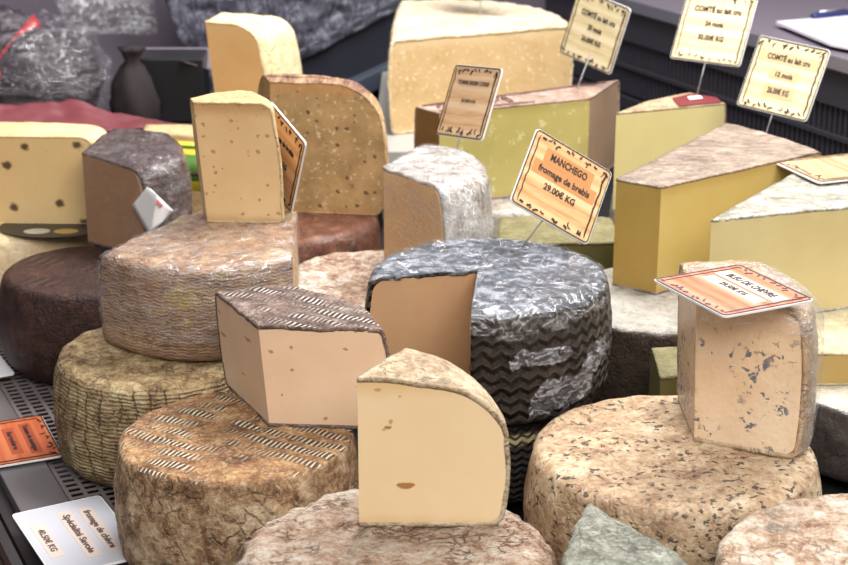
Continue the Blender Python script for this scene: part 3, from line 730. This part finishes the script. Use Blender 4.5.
mZ = rind('white_crust_mat', [(124, 116, 96), (166, 160, 144), (198, 196, 188), (224, 224, 220)], 28, (1, 2, 1), (0, 0, .4), bump=.7, rough=.55, film=.5)
pZ = paste('cream_yellow_paste', (202, 182, 128), (214, 197, 146), rough=.42, mottle=9)
zZ = .1; hZ = .1; zt = zZ + hZ
za, zb, zd = at(711, 220, zt), at(850, 206, zt), at(803, 168, zt)
cheese('cheese_wedge', 'pale yellow wedge with whitish crust and a flat wooden label, right edge', [za.to_2d(), zb.to_2d(), (.47, 1.47), (.49, 1.56), zd.to_2d()], [None, None, .004, .003, None], zZ, hZ, (mZ, pZ), prof=dict(b=.003, rt=.004, rb=.005), amp=.0012, thick=.0025)
# slab AB under Z
mAB = rind('dull_white_mat', [(164, 148, 112), (196, 182, 148), (212, 202, 172)], 24, bump=.5, rough=.55)
pAB = paste('amber_yellow_paste', (176, 146, 84), (190, 162, 100), rough=.45)
cheese('cheese_slab', 'thin yellow slab with dull white top beside the wrapped blue wedge', [(.30, 1.322), (.50, 1.325), (.50, 1.47), (.32, 1.50), (.26, 1.41)], [None, None, .003, .003, .002], .07, .03, (mAB, pAB), prof=dict(b=.001, rt=.003, rb=.003), amp=.0008, thick=.002)
# olive pieces in the gaps
pOl = paste('olive_paste', (104, 98, 58), (124, 116, 74), rough=.45); mOl = rind('olive_mat', [(96, 88, 56), (120, 112, 76), (140, 132, 98)], 24, bump=.4)
cheese('cheese_block', 'olive green block peeking out below the price tag on the black wheel', [(.074, 1.60), (.205, 1.61), (.20, 1.70), (.08, 1.70)], [None, None, .003, None], 0, .11, (mOl, pOl), prof=dict(b=.001, rt=.004, rb=.004))
cheese('cheese_wedge', 'olive green wedge in the gap behind the speckled tan wheel', [(.196, 1.268), (.252, 1.275), (.255, 1.335), (.198, 1.34)], [None, None, .003, None], 0, .1, (mOl, pOl), prof=dict(b=.001, rt=.004, rb=.004))

# --- AA : wrapped blue wedge on C
mAA = rind('lumpy_cream_mat', [(178, 136, 96), (206, 172, 134), (222, 194, 160), (234, 214, 186)], 34, bump=1.0, bscale=60, rough=.4, film=.8)
b = NB('blue_vein_paste')
n = b.noise(12, 4); col = b.ramp(n, [(.3, lin((218, 180, 138))), (.7, lin((238, 214, 184)))])
k = b.math('MULTIPLY', b.gate(b.noise(150, 4, .6, None, .2), .54, .60), b.gate(b.noise(32, 2, .5, b.vec(loc=(2.2, 0, .4))), .45, .55))
zf = b.math('SUBTRACT', 1.0, b.gate(b.sepxyz()[2], .075, .105))
k = b.math('MULTIPLY', k, zf)
col = b.mix(b.math('MULTIPLY', k, .88), col, lin((72, 84, 104)))
b.set(Base_Color=col, Roughness=.4, Normal=b.bump(b.math('SUBTRACT', b.noise(200, 4), k), .5, .0015)); coat_film(b, .35); pAA = b.m
zA = .1; hA = .117
fl2, fr2 = at(694, 442, zA), at(797, 461, zA)
rA, VA, FA, wA = cheese('cheese_wedge', 'tall wrapped wedge with blue mould veins on the speckled tan wheel', [(.2035, 1.222), fl2.to_2d(), fr2.to_2d(), (.291, 1.142), (.268, 1.225)], [None, None, .003, .006, .004], zA, hA, (mAA, pAA), prof=dict(b=.004, rt=.014, rb=.008), amp=.0022, thick=.004, lean=(-.004, .004))
add_film_shell(rA, VA, FA, film_mat('blue_wrap_film', .22, 26, .5), lambda c, f: c.z > .006 and not (f[1] == 'side' and f[2] == 1 and c.z < .1), .0008, .0014, 31.0)

# ======================================================================= PRICE TAGS
def text_mesh(txt, size, mat, parent, x, y, z, bold=.0, name='lettering', align='CENTER', rot=0, sx=1.0):
    c = bpy.data.curves.new('txt', 'FONT'); c.body = txt; c.size = size; c.align_x = align; c.align_y = 'CENTER'; c.extrude = .00012; c.offset = bold * size; c.resolution_u = 3
    o = bpy.data.objects.new('txt', c); COL.objects.link(o)
    dg = bpy.context.evaluated_depsgraph_get(); me = bpy.data.meshes.new_from_object(o.evaluated_get(dg))
    bpy.data.objects.remove(o); bpy.data.curves.remove(c)
    me.name = name; me.materials.clear(); me.materials.append(mat)
    xs = [v.co.x for v in me.vertices]; sx = sx / max(1e-6, (max(xs) - min(xs)))
    t = bpy.data.objects.new(name, me); COL.objects.link(t); t.parent = parent; t.location = (x, y, z); t.rotation_euler = (0, 0, rot); t.scale = (sx, 1, 1)
    return t
def rrect(w_, h_, r, n=6):
    P = []
    for cx, cy, a0 in ((w_ / 2 - r, h_ / 2 - r, 0), (-w_ / 2 + r, h_ / 2 - r, 90), (-w_ / 2 + r, -h_ / 2 + r, 180), (w_ / 2 - r, -h_ / 2 + r, 270)):
        for i in range(n + 1):
            a = math.radians(a0 + 90 * i / n); P.append((cx + r * math.cos(a), cy + r * math.sin(a)))
    return P
def plate(name, w_, h_, r, z0, z1, mat, parent, off=(0, 0)):
    P = rrect(w_, h_, r); n = len(P)
    V = [(p[0] + off[0], p[1] + off[1], z0) for p in P] + [(p[0] + off[0], p[1] + off[1], z1) for p in P]
    F = [tuple(range(n))[::-1], tuple(range(n, 2 * n))] + [(i, (i + 1) % n, n + (i + 1) % n, n + i) for i in range(n)]
    return mesh(name, V, F, mat, parent, smooth=False)
def ribbon(V, F, pts, wd, z):
    pts = [Vector(p) for p in pts]; b0 = len(V)
    for i, p in enumerate(pts):
        t = (pts[min(i + 1, len(pts) - 1)] - pts[max(i - 1, 0)]).normalized(); nn = Vector((-t.y, t.x)); ww = wd * (.5 if i in (0, len(pts) - 1) else 1)
        for s_, zz in ((-.5, z), (.5, z), (.5, z - .0003), (-.5, z - .0003)): q = p + nn * ww * s_; V.append((q.x, q.y, zz))
    for i in range(len(pts) - 1):
        a = b0 + i * 4
        for k in range(4): F.append((a + k, a + (k + 1) % 4, a + 4 + (k + 1) % 4, a + 4 + k))
    F.append((b0, b0 + 1, b0 + 2, b0 + 3)); e = b0 + (len(pts) - 1) * 4; F.append((e + 3, e + 2, e + 1, e))
def ornament(w_, h_, z, seed, mat, parent, dense=1.0):
    rnd = random.Random(seed); V, F = [], []
    P = rrect(w_ * .97, h_ * .967, .0035); ribbon(V, F, P + [P[0]], .0011, z)
    ix = w_ / 2 * .86
    for sx in (-1, 1):     # gnarled branch lines down both sides
        pts = [(sx * (ix + rnd.uniform(-.0006, .0006)), h_ * (.44 - .88 * i / 16)) for i in range(17)]; ribbon(V, F, pts, .0016 if sx > 0 else .0011, z)
    ribbon(V, F, [(ix - .004, h_ * .36), (ix - .0015, h_ * .43), (ix + .001, h_ * .40), (ix, h_ * .30), (ix - .002, h_ * .33)], .0010, z)
    for sy in (-1, 1):     # scrolls along the top and bottom
        n = 11
        for i in range(n):
            cx = -w_ * .40 + w_ * .80 * i / (n - 1) + rnd.uniform(-.001, .001); cy = sy * h_ * .43
            L = rnd.uniform(.003, .006); a0 = rnd.uniform(-.5, .5) + (math.pi if rnd.random() < .5 else 0); cur = rnd.choice((-1, 1)) * rnd.uniform(200, 420)
            pts = []; x, y, a = cx, cy, a0
            for s_ in range(9): pts.append((x, max(-h_ * .455, min(h_ * .455, y)))); x += math.cos(a) * L / 6; y += math.sin(a) * L / 6; a += cur * L / 6
            ribbon(V, F, pts, rnd.uniform(.0010, .0022), z)
    return mesh('border_scrollwork', V, F, mat, parent, smooth=False)
woodO = wood('orange_wood_print', (186, 122, 72), (212, 158, 104), (228, 184, 136))
woodC = wood('cream_wood_print', (196, 172, 122), (216, 198, 152), (228, 214, 178))
woodD = wood('tan_wood_print', (184, 134, 90), (206, 164, 120), (220, 188, 150))
panO = flat('panel_orange', (190, 130, 76), .5); panC = flat('panel_cream', (202, 176, 132), .5)
def rect_axes(R, D, rz=None, sgn=1):
    R = Vector((R[0], R[1], 0)); D = Vector((D[0], D[1], 0)); dot = R.dot(D)
    if rz is None:
        s_ = math.sqrt(abs(dot)); R.z = s_ * sgn; D.z = -dot / s_ * sgn if s_ else 0
    else: R.z = rz; D.z = -dot / rz
    return R, D
def build_tag(label, X, Y, ctr, w_, h_, wmat, panel, lines, seed, foot=None, pin_top=None, ink=None, thick=.0014, ring=None, group='price tags', border=True):
    """X, Y world unit axes of the card; lines: (text, y, size, panel width or 0)"""
    X = X.normalized(); Zv = X.cross(Y).normalized(); Y = Zv.cross(X)
    root = empty('price_tag', (0, 0, 0), label, 'price tag', group)
    root.matrix_world = Matrix(((X.x, Y.x, Zv.x, ctr.x), (X.y, Y.y, Zv.y, ctr.y), (X.z, Y.z, Zv.z, ctr.z), (0, 0, 0, 1)))
    plate('card', w_, h_, .004, -thick, 0, M['white'], root)
    plate('printed_face', w_ * .975, h_ * .972, .0036, -.0002, .0003, wmat, root)
    if border: ornament(w_, h_, .0008, seed, ring or M['ink'], root)
    for t, y, s_, tw, pw in lines:       # text, height up the card, size, text width, panel width (fractions of the card)
        if pw: plate('text_panel', pw * w_, s_ * h_ * 1.5, .0003, .0001, .0005, panel, root, (0, y * h_))
        text_mesh(t, s_ * h_, ink or M['ink'], root, 0, y * h_, .0007, .03, sx=tw * w_)
    if foot is not None:
        inv = root.matrix_world.inverted(); f = inv @ foot; t0 = Vector((f.x * .2 if pin_top is None else pin_top, -h_ * .30, -thick - .0008))
        d = (f - t0); tube('pin', [t0 + Vector((0, h_ * .1, 0)), t0, t0 + d * .5, f + d.normalized() * .012], .0008, M['pin'], root)
    return root
def px_tag(label, foot_px, foot_z, c, R, D, wmat, panel, lines, seed, rz=None, sgn=1, ink=None, dd=0.0, pin=True, ring=None):
    foot = at(*foot_px, foot_z); dep = depth_of(foot) + dd
    R3, D3 = rect_axes(R, D, rz, sgn); k = dep / FPX
    X = RIGHT * R3.x - UP * R3.y - FWD * R3.z; Dn = RIGHT * D3.x - UP * D3.y - FWD * D3.z
    return build_tag(label, X, -Dn, at_depth(c[0], c[1], dep), X.length * k, Dn.length * k, wmat, panel, lines, seed, foot if pin else None, ink=ink, ring=ring)
px_tag('orange wooden-print price tag reading manchego, pinned in the black wheel', (522, 247), .18, (562, 186.5), (79, 43), (-29, 75), woodO, panO,
       [('MANCHEGO', .255, .125, .47, .62), ('fromage de brebis', .07, .115, .66, .80), ('29.00€ KG', -.115, .11, .40, 0)], 1, sgn=-1)
px_tag('tan price tag turned sideways, pinned in the white mouldy wedge', (456, 151), .214, (468.6, 102), (45, 12.3), (-20.5, 71.5), woodD, panO,
       [('TOMME BREBIS CORSE', .26, .075, .66, 0), ('27.00€ KG', .01, .06, .30, 0)], 2, rz=62, ink=M['ink_grey'])
px_tag('cream price tag cut by the top edge, pinned in the long yellow slab', (577, 89), .206, (594.5, 31), (48, 28), (-18, 62), woodC, panC,
       [('COMTÉ au lait cru', .20, .11, .64, 0), ('20 mois', .02, .105, .26, 0), ('26.00€ KG', -.16, .10, .36, 0)], 3, rz=36)
px_tag('cream price tag reading 24 mois, pinned in the small pale yellow wedge', (697, 95), .211, (713.5, 28), (63, 14.8), (-19.5, 70), woodC, panC,
       [('COMTÉ au lait cru', .25, .115, .66, 0), ('24 mois', .05, .105, .26, 0), ('30.00€ KG', -.15, .105, .36, 0)], 4, rz=42)
px_tag('cream price tag reading 12 mois, pinned in the broad golden yellow wedge', (767, 131), .206, (783, 78), (62, 21.5), (-24.5, 71), woodC, panC,
       [('COMTÉ au lait cru', .25, .105, .60, .84), ('12 mois', .03, .095, .24, .40), ('26.00€ KG', -.20, .11, .30, .44)], 5, rz=40)
px_tag('orange price tag half hidden behind the tall straw-coloured wedge', (292, 212), .185, (280.5, 157), (40, 47), (-18, 66), woodO, panO,
       [('fromage de brebis', .2, .1, .6, 0), ('25.00€ KG', -.05, .1, .4, 0)], 6, rz=52, dd=.0)
px_tag('thin pin with its tag out of the picture, above the huge pale beige piece', (480, 18), .226, (481, -45), (60, 6), (-6, 62), woodC, panC, [], 7, rz=30)
# tag lying on the blue wedge
def flat_tag(label, TL, TR, BR, BL, z, wmat, panel, lines, seed, w_=None, ink=None, dz=(0, 0), ring=None, foot=None, border=True):
    a, b_, c, d = at(*TL, z), at(*TR, z), at(*BR, z), at(*BL, z)
    X = ((b_ - a) + (c - d)) / 2; Dn = ((d - a) + (c - b_)) / 2
    return build_tag(label, X, -Dn, (a + b_ + c + d) / 4, X.length, Dn.length, wmat, panel, lines, seed, foot, ink=ink, ring=ring, border=border)
face7 = wood('salmon_print', (186, 76, 38), (200, 104, 64), (212, 140, 108))
flat_tag('salmon and white price tag lying flat on top of the blue-veined wedge', (735, 263), (809, 297), (730, 320), (657, 281), .2265, face7, flat('panel_white', (226, 206, 194), .4),
         [('BLEU DE CHÈVRE', .21, .115, .62, .80), ('29.50€ KG', .01, .095, .34, .72)], 8, ring=flat('ink_slate', (74, 74, 84), .5), foot=None)
# tags on the ledge
face8 = wood('deep_orange_print', (176, 78, 40), (196, 96, 54), (206, 116, 74))
flat_tag('deep orange price tag lying on the metal ledge beside the slotted grate', (44, 415), (61, 456), (-22, 470), (-44, 428), .008, face8, flat('panel_rust', (168, 76, 44), .5),
         [('Tomme de montagne', .24, .09, .62, .70), ('fermière', .03, .09, .42, .60), ('32.50€ KG', -.26, .09, .4, .5)], 9)
flat_tag('white price card with beige text strips lying on the ledge', (99, 495), (147, 553), (54, 580), (12, 514), .011, flat('card_white', (188, 187, 193), .5), flat('panel_beige', (206, 188, 176), .5),
         [('fromage de chèvre', .24, .105, .60, .70), ('Spécialité Savoie', .01, .105, .60, .72), ('40.50€ KG', -.33, .10, .34, .50)], 10, border=False, ink=flat('ink_dusty', (96, 74, 72), .6))
flat_tag('plain white card corner at the left edge beside the slotted grate', (-6, 347), (12, 372), (-40, 386), (-62, 360), .009, flat('card_white_plain', (226, 224, 226), .35), M['white'], [], 11, border=False)
# wooden label lying on the white-crusted wedge
z9 = .2035
flat_tag('wooden-print label lying flat on the white-crusted yellow wedge', (858, 140), (908, 160), (858, 193), (809, 171), z9, wood('dull_wood_print', (150, 112, 78), (178, 144, 108), (196, 166, 132)), panO, [('COMTÉ FRUITÉ', .3, .13, .7, 0)], 12, ink=flat('ink_rose', (168, 104, 88), .6))

# ======================================================================= STICKERS
def sticker(name, parent, p4, mat, off=(0, 0, 0)):
    """patch over four world points (3-D), following them bilinearly"""
    TL, TR, BR, BL = [Vector(p) - Vector(parent.location) + Vector(off) for p in p4]; V, F = [], []; n = 6
    for j in range(n + 1):
        for i in range(n + 1): V.append(TL.lerp(TR, i / n).lerp(BL.lerp(BR, i / n), j / n))
    for j in range(n):
        for i in range(n): F.append((j * (n + 1) + i, j * (n + 1) + i + 1, (j + 1) * (n + 1) + i + 1, (j + 1) * (n + 1) + i))
    o = mesh(name, V, F, mat, parent); m = o.modifiers.new('t', 'SOLIDIFY'); m.thickness = .0004
    return o

# K: white sticker wrapped over the corner of the cut face
def on_plane(px, py, p0, n): 
    o_ = Vector((0, 0, CAM_H)); r_ = ray(px, py); return o_ + r_ * ((Vector(p0) - o_).dot(n) / r_.dot(n))
ka, kb = Vector((-.349, 1.634, .1)), Vector((-.286, 1.590, .1)); kn = (kb - ka).cross(ZZ).normalized()
kn2 = Vector((.62, -.78, 0)).normalized(); kc = kb + kn * .005 + kn2 * .004
ks = kc + kn2 * .009
sticker('white_sticker', rK, [on_plane(147, 187, kc, kn), on_plane(157, 195, kc, kn), on_plane(150, 237, kc, kn), on_plane(132, 205, kc, kn)], M['white'])
sticker('white_sticker', rK, [on_plane(150, 188, ks, kn2), on_plane(174, 211, ks, kn2), on_plane(163, 222, ks, kn2), on_plane(148, 236, ks, kn2)], M['white'])
sticker('red_print', rK, [on_plane(155, 197, ks + kn2 * .001, kn2), on_plane(163, 205, ks + kn2 * .001, kn2), on_plane(161, 208, ks + kn2 * .001, kn2), on_plane(153, 201, ks + kn2 * .001, kn2)], flat('print_red', (214, 120, 130), .5))
# M: paper label band round its side
mlab = flat('label_yellow', (226, 206, 70), .5); mgrn = flat('label_green', (92, 138, 62), .5)
def band(name, parent, R, a0, a1, z0, z1, mat, n=24):
    V, F = [], []
    for i in range(n + 1):
        a = math.radians(a0 + (a1 - a0) * i / n)
        for z in (z0, z1): V.append((math.cos(a) * R, math.sin(a) * R, z))
    for i in range(n): F.append((2 * i, 2 * i + 2, 2 * i + 3, 2 * i + 1))
    o = mesh(name, V, F, mat, parent); m = o.modifiers.new('t', 'SOLIDIFY'); m.thickness = .0004; return o
def arc_patch(name, t0, t1, z0, z1, mat, off):
    V, F = [], []; n = 16
    for i in range(n + 1):
        t = t0 + (t1 - t0) * i / n
        for z in (z0, z1): V.append(Vector((-.325 + .175 * t, 1.862 - .028 * 4 * t * (1 - t) - off, z)) - Mw.location)
    for i in range(n): F.append((2 * i, 2 * i + 2, 2 * i + 3, 2 * i + 1))
    o = mesh(name, V, F, mat, Mw); m = o.modifiers.new('t', 'SOLIDIFY'); m.thickness = .0005; return o
arc_patch('paper_label', .03, .97, .100, .158, mlab, .0022)
arc_patch('label_stripe', .03, .97, .150, .154, mgrn, .0029)
arc_patch('label_picture', .06, .94, .112, .143, mgrn, .0029)
arc_patch('label_lettering_band', .10, .60, .118, .122, M['ink'], .0034)
# J: black paper label lying on the top rim
V, F = [], []
lc = at(54, 226, .1068); 
for k, (rx, ry, zz) in enumerate(((.058, .040, .0),)):
    n = 40; V = [(lc.x + math.cos(2 * math.pi * i / n) * rx, lc.y + math.sin(2 * math.pi * i / n) * ry, .1062) for i in range(n)]; F = [tuple(range(n))]
jl = mesh('black_label', [Vector(v) - Jw.location for v in V], F, flat('label_black', (36, 32, 30), .4), Jw, smooth=False); jm = jl.modifiers.new('t', 'SOLIDIFY'); jm.thickness = .0004
for cx, rx, ry, nm, cc in ((37, .014, .010, 'label_crest', (150, 146, 132)), (66, .013, .009, 'label_crest', (150, 122, 66))):
    q = at(cx, 231, .107); n = 20
    e = mesh(nm, [Vector((q.x + math.cos(2 * math.pi * i / n) * rx, q.y + math.sin(2 * math.pi * i / n) * ry, .1068)) - Jw.location for i in range(n)], [tuple(range(n))], flat('crest', cc, .4), Jw, smooth=False)
# X: dark red label with a white square, on the top
V, F = [], []
xt = hX + .0012
def top_patch(name, parent, pxs, z, mat):
    vs = [at(*p, z) - Vector(parent.location) for p in pxs]; o = mesh(name, vs, [tuple(range(len(vs)))], mat, parent, smooth=False)
    m = o.modifiers.new('t', 'SOLIDIFY'); m.thickness = .0005; return o
top_patch('red_label', rX, [(679, 106), (722, 102), (716, 97), (690, 93.5), (672, 98)], zX + hX + .0012, flat('label_red', (112, 38, 40), .5))
top_patch('white_square', rX, [(690, 100), (703, 98.5), (700, 95.8), (687, 97)], zX + hX + .0018, M['white'])
# W: brown stamped scroll along the rind
rW_ = [o for o in bpy.data.objects if o.get('label', '').startswith('long yellow slab')][0]
V, F = [], []
rnd = random.Random(4)
def wtop(u, v): return Vector(wa).lerp(Vector(wb), u).lerp(Vector(wd).lerp(Vector(wc), u), v) - Vector(rW_.location)
def rib3(pts, wd_):
    for i in range(len(pts) - 1):
        a, b_ = pts[i], pts[i + 1]; t = (b_ - a).normalized(); nn = Vector((-t.y, t.x, 0)) * wd_; b0 = len(V); V.extend([a - nn, a + nn, b_ + nn, b_ - nn]); F.append((b0, b0 + 1, b0 + 2, b0 + 3))
up_ = Vector((0, 0, .0012))
rib3([wtop(.02 + .93 * i / 20, .86) + up_ for i in range(21)], .0018)
rib3([wtop(.02 + .6 * i / 20, .10) + up_ for i in range(21)], .0012)
for k in range(5):
    u0 = .10 + k * .085
    rib3([wtop(u0 + .035 * math.cos(q * .5 + k) * (1 if k % 2 else -1), .48 + .28 * math.sin(q * .5 + k * 1.3)) + up_ for q in range(11)], .0010)
st = mesh('stamped_scroll', V, F, flat('stamp_brown', (98, 66, 56), .6), rW_, smooth=False); m = st.modifiers.new('t', 'SOLIDIFY'); m.thickness = .0004
# Z label's darker printed corner is part of its card; papers and pen on the worktop
zW_ = ZT + .012
pp_ = flat('paper_white', (222, 216, 226), .5)
for k, (dz, cc) in enumerate(((.0, [(772, 27), (860, 20), (900, 50), (818, 40)]), (.006, [(776, 24), (862, 17), (910, 62), (830, 46)]))):
    vs = [at(*p, zW_ + dz) for p in cc]; c_ = sum(vs, Vector()) / 4
    o = mesh('paper_sheet', [v - c_ for v in vs] , [(0, 1, 2, 3)], pp_, smooth=False, loc=c_); m = o.modifiers.new('t', 'SOLIDIFY'); m.thickness = .004; m.offset = -1 if k else 1
    tagp(o, ['lower white paper sheet on the grey worktop, under another', 'upper white paper sheet on the grey worktop, holding the pen'][k], 'paper', 'papers on the worktop')
pa, pb = at(812, 17, zW_ + .012), at(870, 11, zW_ + .012)
pen = empty('pen', pa, 'dark blue pen with a silver clip lying on the papers', 'pen')
tube('barrel', [Vector((0, 0, 0)), (pb - pa) * .02, pb - pa], [.004, .0055, .0055], flat('pen_blue', (36, 44, 92), .35), pen, 12)
tube('clip', [(pb - pa) * .12 + ZZ * .006, (pb - pa) * .55 + ZZ * .0065], .0014, M['pin'], pen)
# ----- invented stand-ins for film-wrapped shapes and reflections at the far left end
mBun = NB('dark_bundle'); v = mBun.vec((3, 3, 14), (.5, .3, 0)); h = mBun.noise(6, 6, .65, v, .6)
mBun.set(Base_Color=mBun.ramp(h, [(.35, lin((34, 27, 31))), (.55, lin((60, 51, 57))), (.7, lin((108, 98, 106)))]), Roughness=.3, Normal=mBun.bump(h, .7, .01)); 
def seat(px, py, d):   # a point at depth d
    return at_depth(px, py, d)
box_c = seat(80, 160, 2.22)
o = box('display_block', (box_c.x - .06, box_c.y - .02, .045), (.50, .24, .089), flat('block_black', (34, 30, 32), .5), ax=(NX, -AX, ZZ), bevel=.004)
tagp(o, 'black block under the made-up film-wrapped bundle at the upper left', 'block')
c1 = seat(38, 84, 2.18); 
bun = empty('standin_bundle', (c1.x, c1.y, .09), 'made-up dark rounded bundle in clear film with a red strap, standing for a reflection, upper left', 'bundle')
lumpy('bundle_body', (0, 0, .076), (.084, .07, .070), mBun.m, bun, .06, 9, 2)
V, F = [], []
for i in range(33):
    a = math.pi * (i / 32 * 1.1 - .05); q = Vector((-.089 * math.cos(a) * .9, -.03 - .048 * math.sin(a), .064 + .071 * math.sin(a) ** .8 * .0 + .0)) if False else Vector((-.075 + .085 * i / 32, -.066 + .060 * (i / 32) ** 3, .045 + .105 * i / 32))
    for sgn in (-.013, .013): V.append(q + Vector((-.6 * sgn, 0, .9 * sgn)))
for i in range(32): F.append((2 * i, 2 * i + 2, 2 * i + 3, 2 * i + 1))
st = mesh('red_strap', V, F, flat('strap_red', (168, 40, 42), .35), bun); m = st.modifiers.new('t', 'SOLIDIFY'); m.thickness = .004
lumpy('plastic_wrap', (.004, -.004, .082), (.094, .078, .079), M['film_clear'], bun, .10, 12, 6)
lumpy('film_knot', (-.055, .0, .135), (.05, .04, .036), mBun.m, bun, .25, 14, 7)
c2 = seat(124, 78, 2.22)
V, F = [], []; n = 28; prf = [(.001, 0), (.024, 0), (.031, .012), (.032, .035), (.027, .062), (.016, .082), (.009, .090), (.014, .102), (.019, .108), (.001, .110)]
for r_, z in prf:
    for k in range(n):
        a = 2 * math.pi * k / n; rr_ = r_ * (1 + .10 * math.sin(5 * a + z * 60)); V.append((math.cos(a) * rr_, math.sin(a) * rr_, z))
for j in range(len(prf) - 1):
    for k in range(n): F.append((j * n + k, j * n + (k + 1) % n, (j + 1) * n + (k + 1) % n, (j + 1) * n + k))
lb = mesh('standin_sack', V, F, flat('sack_brown', (40, 30, 31), .85), loc=(c2.x + .012, c2.y, .0905)); tagp(lb, 'made-up small dark brown tied sack beside the bundle, standing in for blurred shapes and reflections', 'sack')
c3 = seat(176, 82, 2.28)
cr_ = empty('standin_box', (c3.x, c3.y, .09), 'made-up open black box with a raised grey flap, standing in for blurred shapes and reflections behind the wrapped wedge', 'box')
box('box_body', (0, 0, .045), (.085, .07, .09), M['black'], cr_, bevel=.003)
V = [Vector(q) for q in ((-.05, .03, .092), (.055, .03, .092), (.09, .0, .055), (.02, -.045, .088))]
fl_ = mesh('flap', V, [(0, 1, 2, 3)], flat('flap_grey', (116, 104, 112), .35), cr_, smooth=False); m = fl_.modifiers.new('t', 'SOLIDIFY'); m.thickness = .002
o = blanket('standin_cloth', [seat(-30, 106, 2.03), seat(70, 100, 2.06), seat(190, 128, 2.06), seat(-30, 134, 1.98)], 40, 14, flat('cloth_maroon', (112, 48, 54), .6), .008, 16, 5)
tagp(o, 'made-up maroon cloth in front of the bundle, standing in for reddish reflections', 'cloth')

o = blanket('film_sheet', [on_end(40, -30, .0), on_end(150, -30, .0), on_end(158, 34, .0), on_end(70, 34, .0)], 50, 30, M['film_clear'], .012, 13, 8, thick=.0006)
tagp(o, 'clear crinkled film hanging against the grey wall above the black box', 'plastic sheet')
